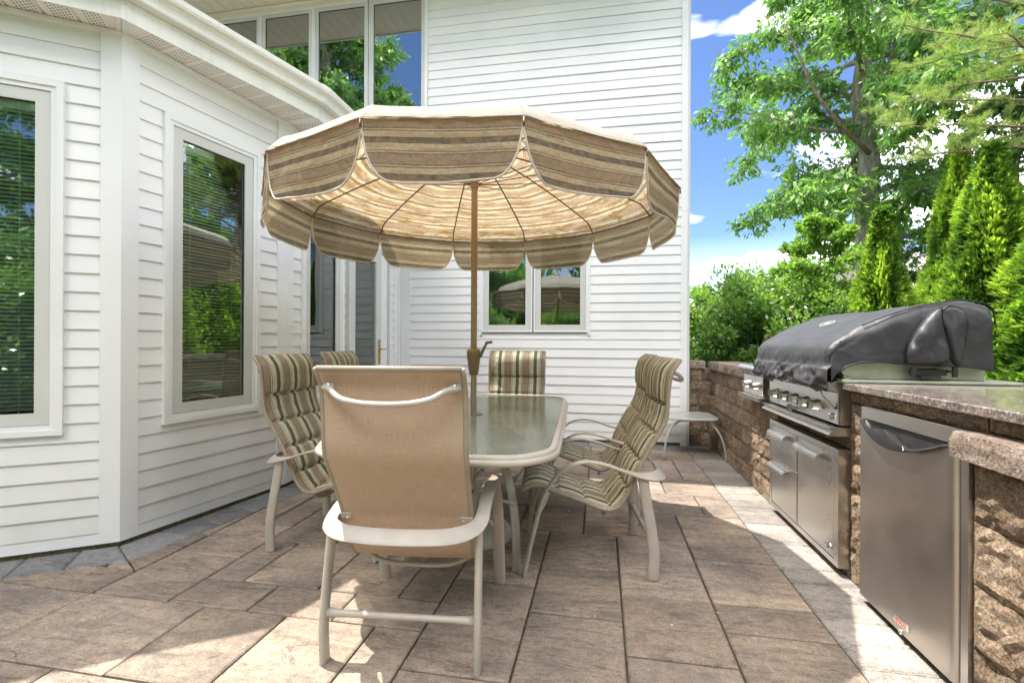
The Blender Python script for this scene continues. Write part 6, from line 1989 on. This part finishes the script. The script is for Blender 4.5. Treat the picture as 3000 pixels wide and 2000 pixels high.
x, y, z = S(2420, 960, 9.2); shrub('shrub', 'dark glossy shrub between the rounded shrub and the small arborvitae', 'shrub', (x, y, 0.85), (1.1, 1.0, 1.5), 10000, 'leaf_shrub', 0.08, 23, HG)
x, y, z = S(2640, 960, 11.0); shrub('shrub', 'dark shrub mass behind the arborvitae trunks', 'shrub', (x, y, 0.9), (2.2, 1.4, 1.5), 12000, 'leaf_shrub', 0.10, 24, HG)
x, y, z = S(2320, 1000, 6.9); shrub('sapling_shrub', 'low bright yellow green maple seedling right behind the covered grill', 'seedling', (x, y, 1.02), (0.42, 0.4, 0.40), 900, 'leaf_light', 0.085, 25, None, 0.7)
x, y, z = S(2408, 800, 9.6)
broad_tree('sapling', 'slender pale green sapling between rounded shrub and small arborvitae', 'sapling', (x, y, 0), [(0, 0, 0), (0.05, 0, 1.2), (-0.05, 0, 2.2), (0, 0.05, 3.6)], 0.045, 1.3, 3.5, 1.15, 16, 'leaf_light', 0.10, 3, 31, 'bark', up=0.7, leaf_aspect=0.6, droop_leaf=0.2)
# ---- far trees
x, y, z = S(2062, 900, 42)
broad_tree('far_tree', 'small distant pale tree against the sky beside the house corner', 'tree', (x, y, -1), [(0, 0, 0), (0, 0, 3), (0.2, 0, 6), (0, 0, 7.6)], 0.14, 2.0, 6.9, 2.6, 14, 'leaf_light', 0.30, 2, 41, 'bark', up=0.6)
x, y, z = S(2960, 600, 12.5)
broad_tree('dark_tree', 'dark blue green leafy tree at the right edge behind the arborvitae', 'tree', (x, y, 0), [(0, 0, 0), (0, 0, 3), (0.1, 0, 6), (0, 0, 8.0)], 0.16, 1.6, 7.6, 2.7, 18, 'leaf_dark', 0.17, 3, 42, 'bark', up=0.3)

# ---- pine whose boughs hang in from the right
def pine(loc):
    rng = np.random.default_rng(77)
    t = thing('pine_tree', 'long needled pine with orange pollen cones reaching in at top right', 'pine tree', loc)
    V, F = tube_arrays([(np.array([[0, 0, -0.1], [0.05, 0, 3], [0, 0.05, 6], [0, 0, 9.5]]), np.array([0.17, 0.15, 0.11, 0.03]))], 12)
    np_obj('trunk', V, F, M['bark_brown'], t, smooth=True)
    segs = []; tips = []
    for k in range(58):
        z = 4.0 + 5.2 * (k + rng.uniform(0, 1)) / 58; az = k * 2.399 + rng.uniform(-0.3, 0.3)
        L = 2.4 * (1 - ((z - 4.0) / 8.2) ** 1.3) * rng.uniform(0.75, 1.12)
        p, d = wiggle_path((0, 0, z), (math.cos(az), math.sin(az), 0.18), L, 9, rng, 0.07, -0.012)
        segs.append((p, np.linspace(0.03, 0.007, len(p))))
        for s in range(3, 10):
            for w in range(2):
                q = unit(np.array([rng.normal(), rng.normal(), rng.normal() * 0.4 + 0.25]) + 0.9 * unit(p[s] - p[s - 1])); l = rng.uniform(0.15, 0.42)
                p2, d2 = wiggle_path(p[s], q, l, 3, rng, 0.12, -0.05); segs.append((p2, np.linspace(0.007, 0.004, 4)))
                tips += [(p2[1], d2), (p2[2], d2), (p2[3], d2)]
    V, F = tube_arrays(segs, 5); np_obj('limbs', V, F, M['bark_brown'], t, smooth=True)
    P = np.array([a for a, b in tips]); D = np.array([b for a, b in tips]); m = 56
    c = np.repeat(P, m, 0) + rng.normal(0, 0.012, (len(P) * m, 3)) - np.repeat(D, m, 0) * rng.uniform(0, 0.06, (len(P) * m, 1))
    d = np.repeat(D, m, 0) * 0.75 + rng.normal(0, 0.55, (len(P) * m, 3)) + [0, 0, 0.10]
    V, F = leaves(c, d, 0.125, 0.040, 0.0, 0.05, rng)
    np_obj('needles', V, F, M['needle'], t, np.clip(rng.normal(0.5, 0.25, len(F)), 0, 1))
    sel = rng.choice(len(P), 260, replace=False)
    Vs, Fs = [], []; b = 0
    for i in sel:
        V, F = tube_arrays([(np.array([P[i], P[i] + D[i] * 0.02, P[i] + D[i] * 0.05, P[i] + D[i] * 0.075]), np.array([0.006, 0.018, 0.017, 0.004]))], 6); Vs.append(V); Fs.append(F + b); b += len(V)
    o = np_obj('pollen_cones', np.concatenate(Vs), np.concatenate(Fs), M['cone'], t, smooth=True); o['kind'] = 'stuff'
    return t
x, y, z = S(3150, 500, 7.4); pine((x, y, 0))

# ---- neighbour's house glimpsed between the trees
x, y, z = S(2700, 760, 34)
nb = thing('neighbour_house', 'grey shingle roof of a far house glimpsed between the arborvitae', 'house', (x, y, 0), R(20))
bm = bmesh.new()
v_ = [bm.verts.new(p) for p in ((-6, -4, 5.2), (6, -4, 5.2), (6, 0, 7.6), (-6, 0, 7.6), (-6, 4, 5.2), (6, 4, 5.2))]
for f in ((0, 1, 2, 3), (3, 2, 5, 4), (0, 3, 4), (1, 5, 2)): bm.faces.new([v_[i] for i in f])
bm_obj('roof', bm, M['roof'], nb); box_obj('wall', -5.7, 5.7, -3.7, 3.7, -1, 5.25, M['siding'], nb)

# ---- woodland that closes the horizon on the sides the camera does not look at
rng = np.random.default_rng(5); V_, D_ = [], []
for k in range(150):
    az = R(10.4) * 0 + rng.uniform(0, 2 * PI)
    # leave the open view between house corner and grill, and the sector taken by the near planting
    cam_az = math.degrees(math.atan2(math.sin(az), math.cos(az)))
    if 28 < cam_az < 92: continue
    rad = rng.uniform(20, 34); h = rng.uniform(4.5, 9.5); w = rng.uniform(2.0, 3.4)
    c0 = np.array([rad * math.cos(az), rad * math.sin(az), h * 0.45]); m = 420
    o = unit(rng.normal(0, 1, (m, 3))) * rng.uniform(0.5, 1, (m, 1)); V_.append(c0 + o * [w, w, h * 0.52]); D_.append(o)
V_, F_ = leaves(np.concatenate(V_), np.concatenate(D_), 0.75, 0.7, 0.1, 0.6, rng)
wo = tag(link('woodland', arrays_mesh('woodland', V_, F_, M['leaf_tree'], np.clip(rng.normal(0.4, 0.25, len(F_)), 0, 1))), 'mixed green woodland edge closing off the garden all round', 'woodland'); wo['kind'] = 'stuff'
# ---- planting outside the frame that shows in the window panes
ARL = ['tall arborvitae across the patio from the bay window, straight opposite its pane', 'short arborvitae beside the tall one opposite the bay window', 'tall arborvitae in the row on the camera side of the fridge',
       'short arborvitae in the row behind the near end of the counter', 'tallest arborvitae near the camera end of the row opposite the bay', 'short arborvitae at the corner where the row turns behind the camera',
       'tall arborvitae in the row behind the fridge, far end', 'short arborvitae standing alone behind the camera at left', 'tall arborvitae behind the camera, farthest left',
       'short arborvitae beyond the countertop just outside the right edge of the view', 'tall arborvitae behind the one beyond the countertop', 'short arborvitae farthest right of the three beyond the countertop']
SHL = ['rounded shrub behind the camera in line with the table', 'rounded shrub behind the camera left of the table line', 'rounded shrub behind the camera at right by the arborvitae row',
       'smaller rounded shrub behind the camera, farthest left', 'rounded shrub beyond the arborvitae row level with the fridge', 'rounded shrub beyond the arborvitae row nearest the camera']
RG = 'garden trees and shrubs mirrored in the window panes'
bt = [o for o in big.children]
def copy_thing(src, loc, rz, sc, label, group):
    c = copy_tree(src); c.location = loc; c.rotation_euler = (0, 0, rz); c.scale = (sc, sc, sc); c['label'] = label; c['group'] = group
    return c
copy_thing(big, (-9.6, -4.4, 0), 1.0, 0.95, 'tall leafy tree mirrored in the upper windows', RG)
copy_thing(big, (0.3, -9.3, -1.6), 2.2, 0.80, 'leafy tree behind the camera in line with the left bay window view', RG)
copy_thing(big, (12.5, 11.2, 0), 4.1, 0.9, 'leafy tree far to the right, mirrored in the bay window', RG)
copy_thing(big, (-6.5, -12.5, 0), 2.6, 0.8, 'second leafy tree mirrored at the left of the upper windows', RG)
for k, (px, py, s) in enumerate([(4.3, -0.5, 0.95), (4.5, 0.8, 1.15), (4.2, -1.8, 1.1), (4.6, 2.1, 0.95), (4.0, -3.2, 1.2), (3.2, -4.6, 1.1), (4.9, 3.3, 1.1), (-3.0, -7.5, 1.0), (-5.5, -6.5, 0.9), (5.6, 6.4, 1.0), (6.3, 7.6, 1.15), (7.2, 8.6, 1.1)]):
    arborvitae((px, py, -0.05), ab1 if k % 2 else ab2, ARL[k], s, k * 1.1, RG, zs=s * (0.9 if k % 2 else 0.75))
sh0 = [o for o in bpy.data.objects if o.name == 'shrub'][0]
for k, (px, py, s) in enumerate([(1.6, -6.0, 0.9), (-1.2, -6.4, 1.0), (3.0, -6.6, 1.0), (-4.0, -5.0, 0.8), (5.8, 2.2, 1.0), (5.6, -1.4, 0.9)]):
    copy_thing(sh0, (px, py, 0.75), k * 0.8, s, SHL[k], RG)

# ---- small litter on the paving
rng = np.random.default_rng(12); n = 70
c = np.stack([rng.uniform(-2.3, 1.1, n), rng.uniform(1.3, 5.3, n), np.full(n, 0.004)], 1)
V, F = leaves(c, np.stack([rng.normal(0, 1, n), rng.normal(0, 1, n), rng.uniform(0, 0.15, n)], 1), 0.018, 0.4, 0.1, 0.05, rng)
li = tag(link('leaf_litter', arrays_mesh('leaf_litter', V, F, simple('dry_petals', (0.45, 0.36, 0.20), (0.62, 0.58, 0.45), 90, 0.9))), 'tiny dry petals and seed husks scattered over the pavers', 'litter'); li['kind'] = 'stuff'
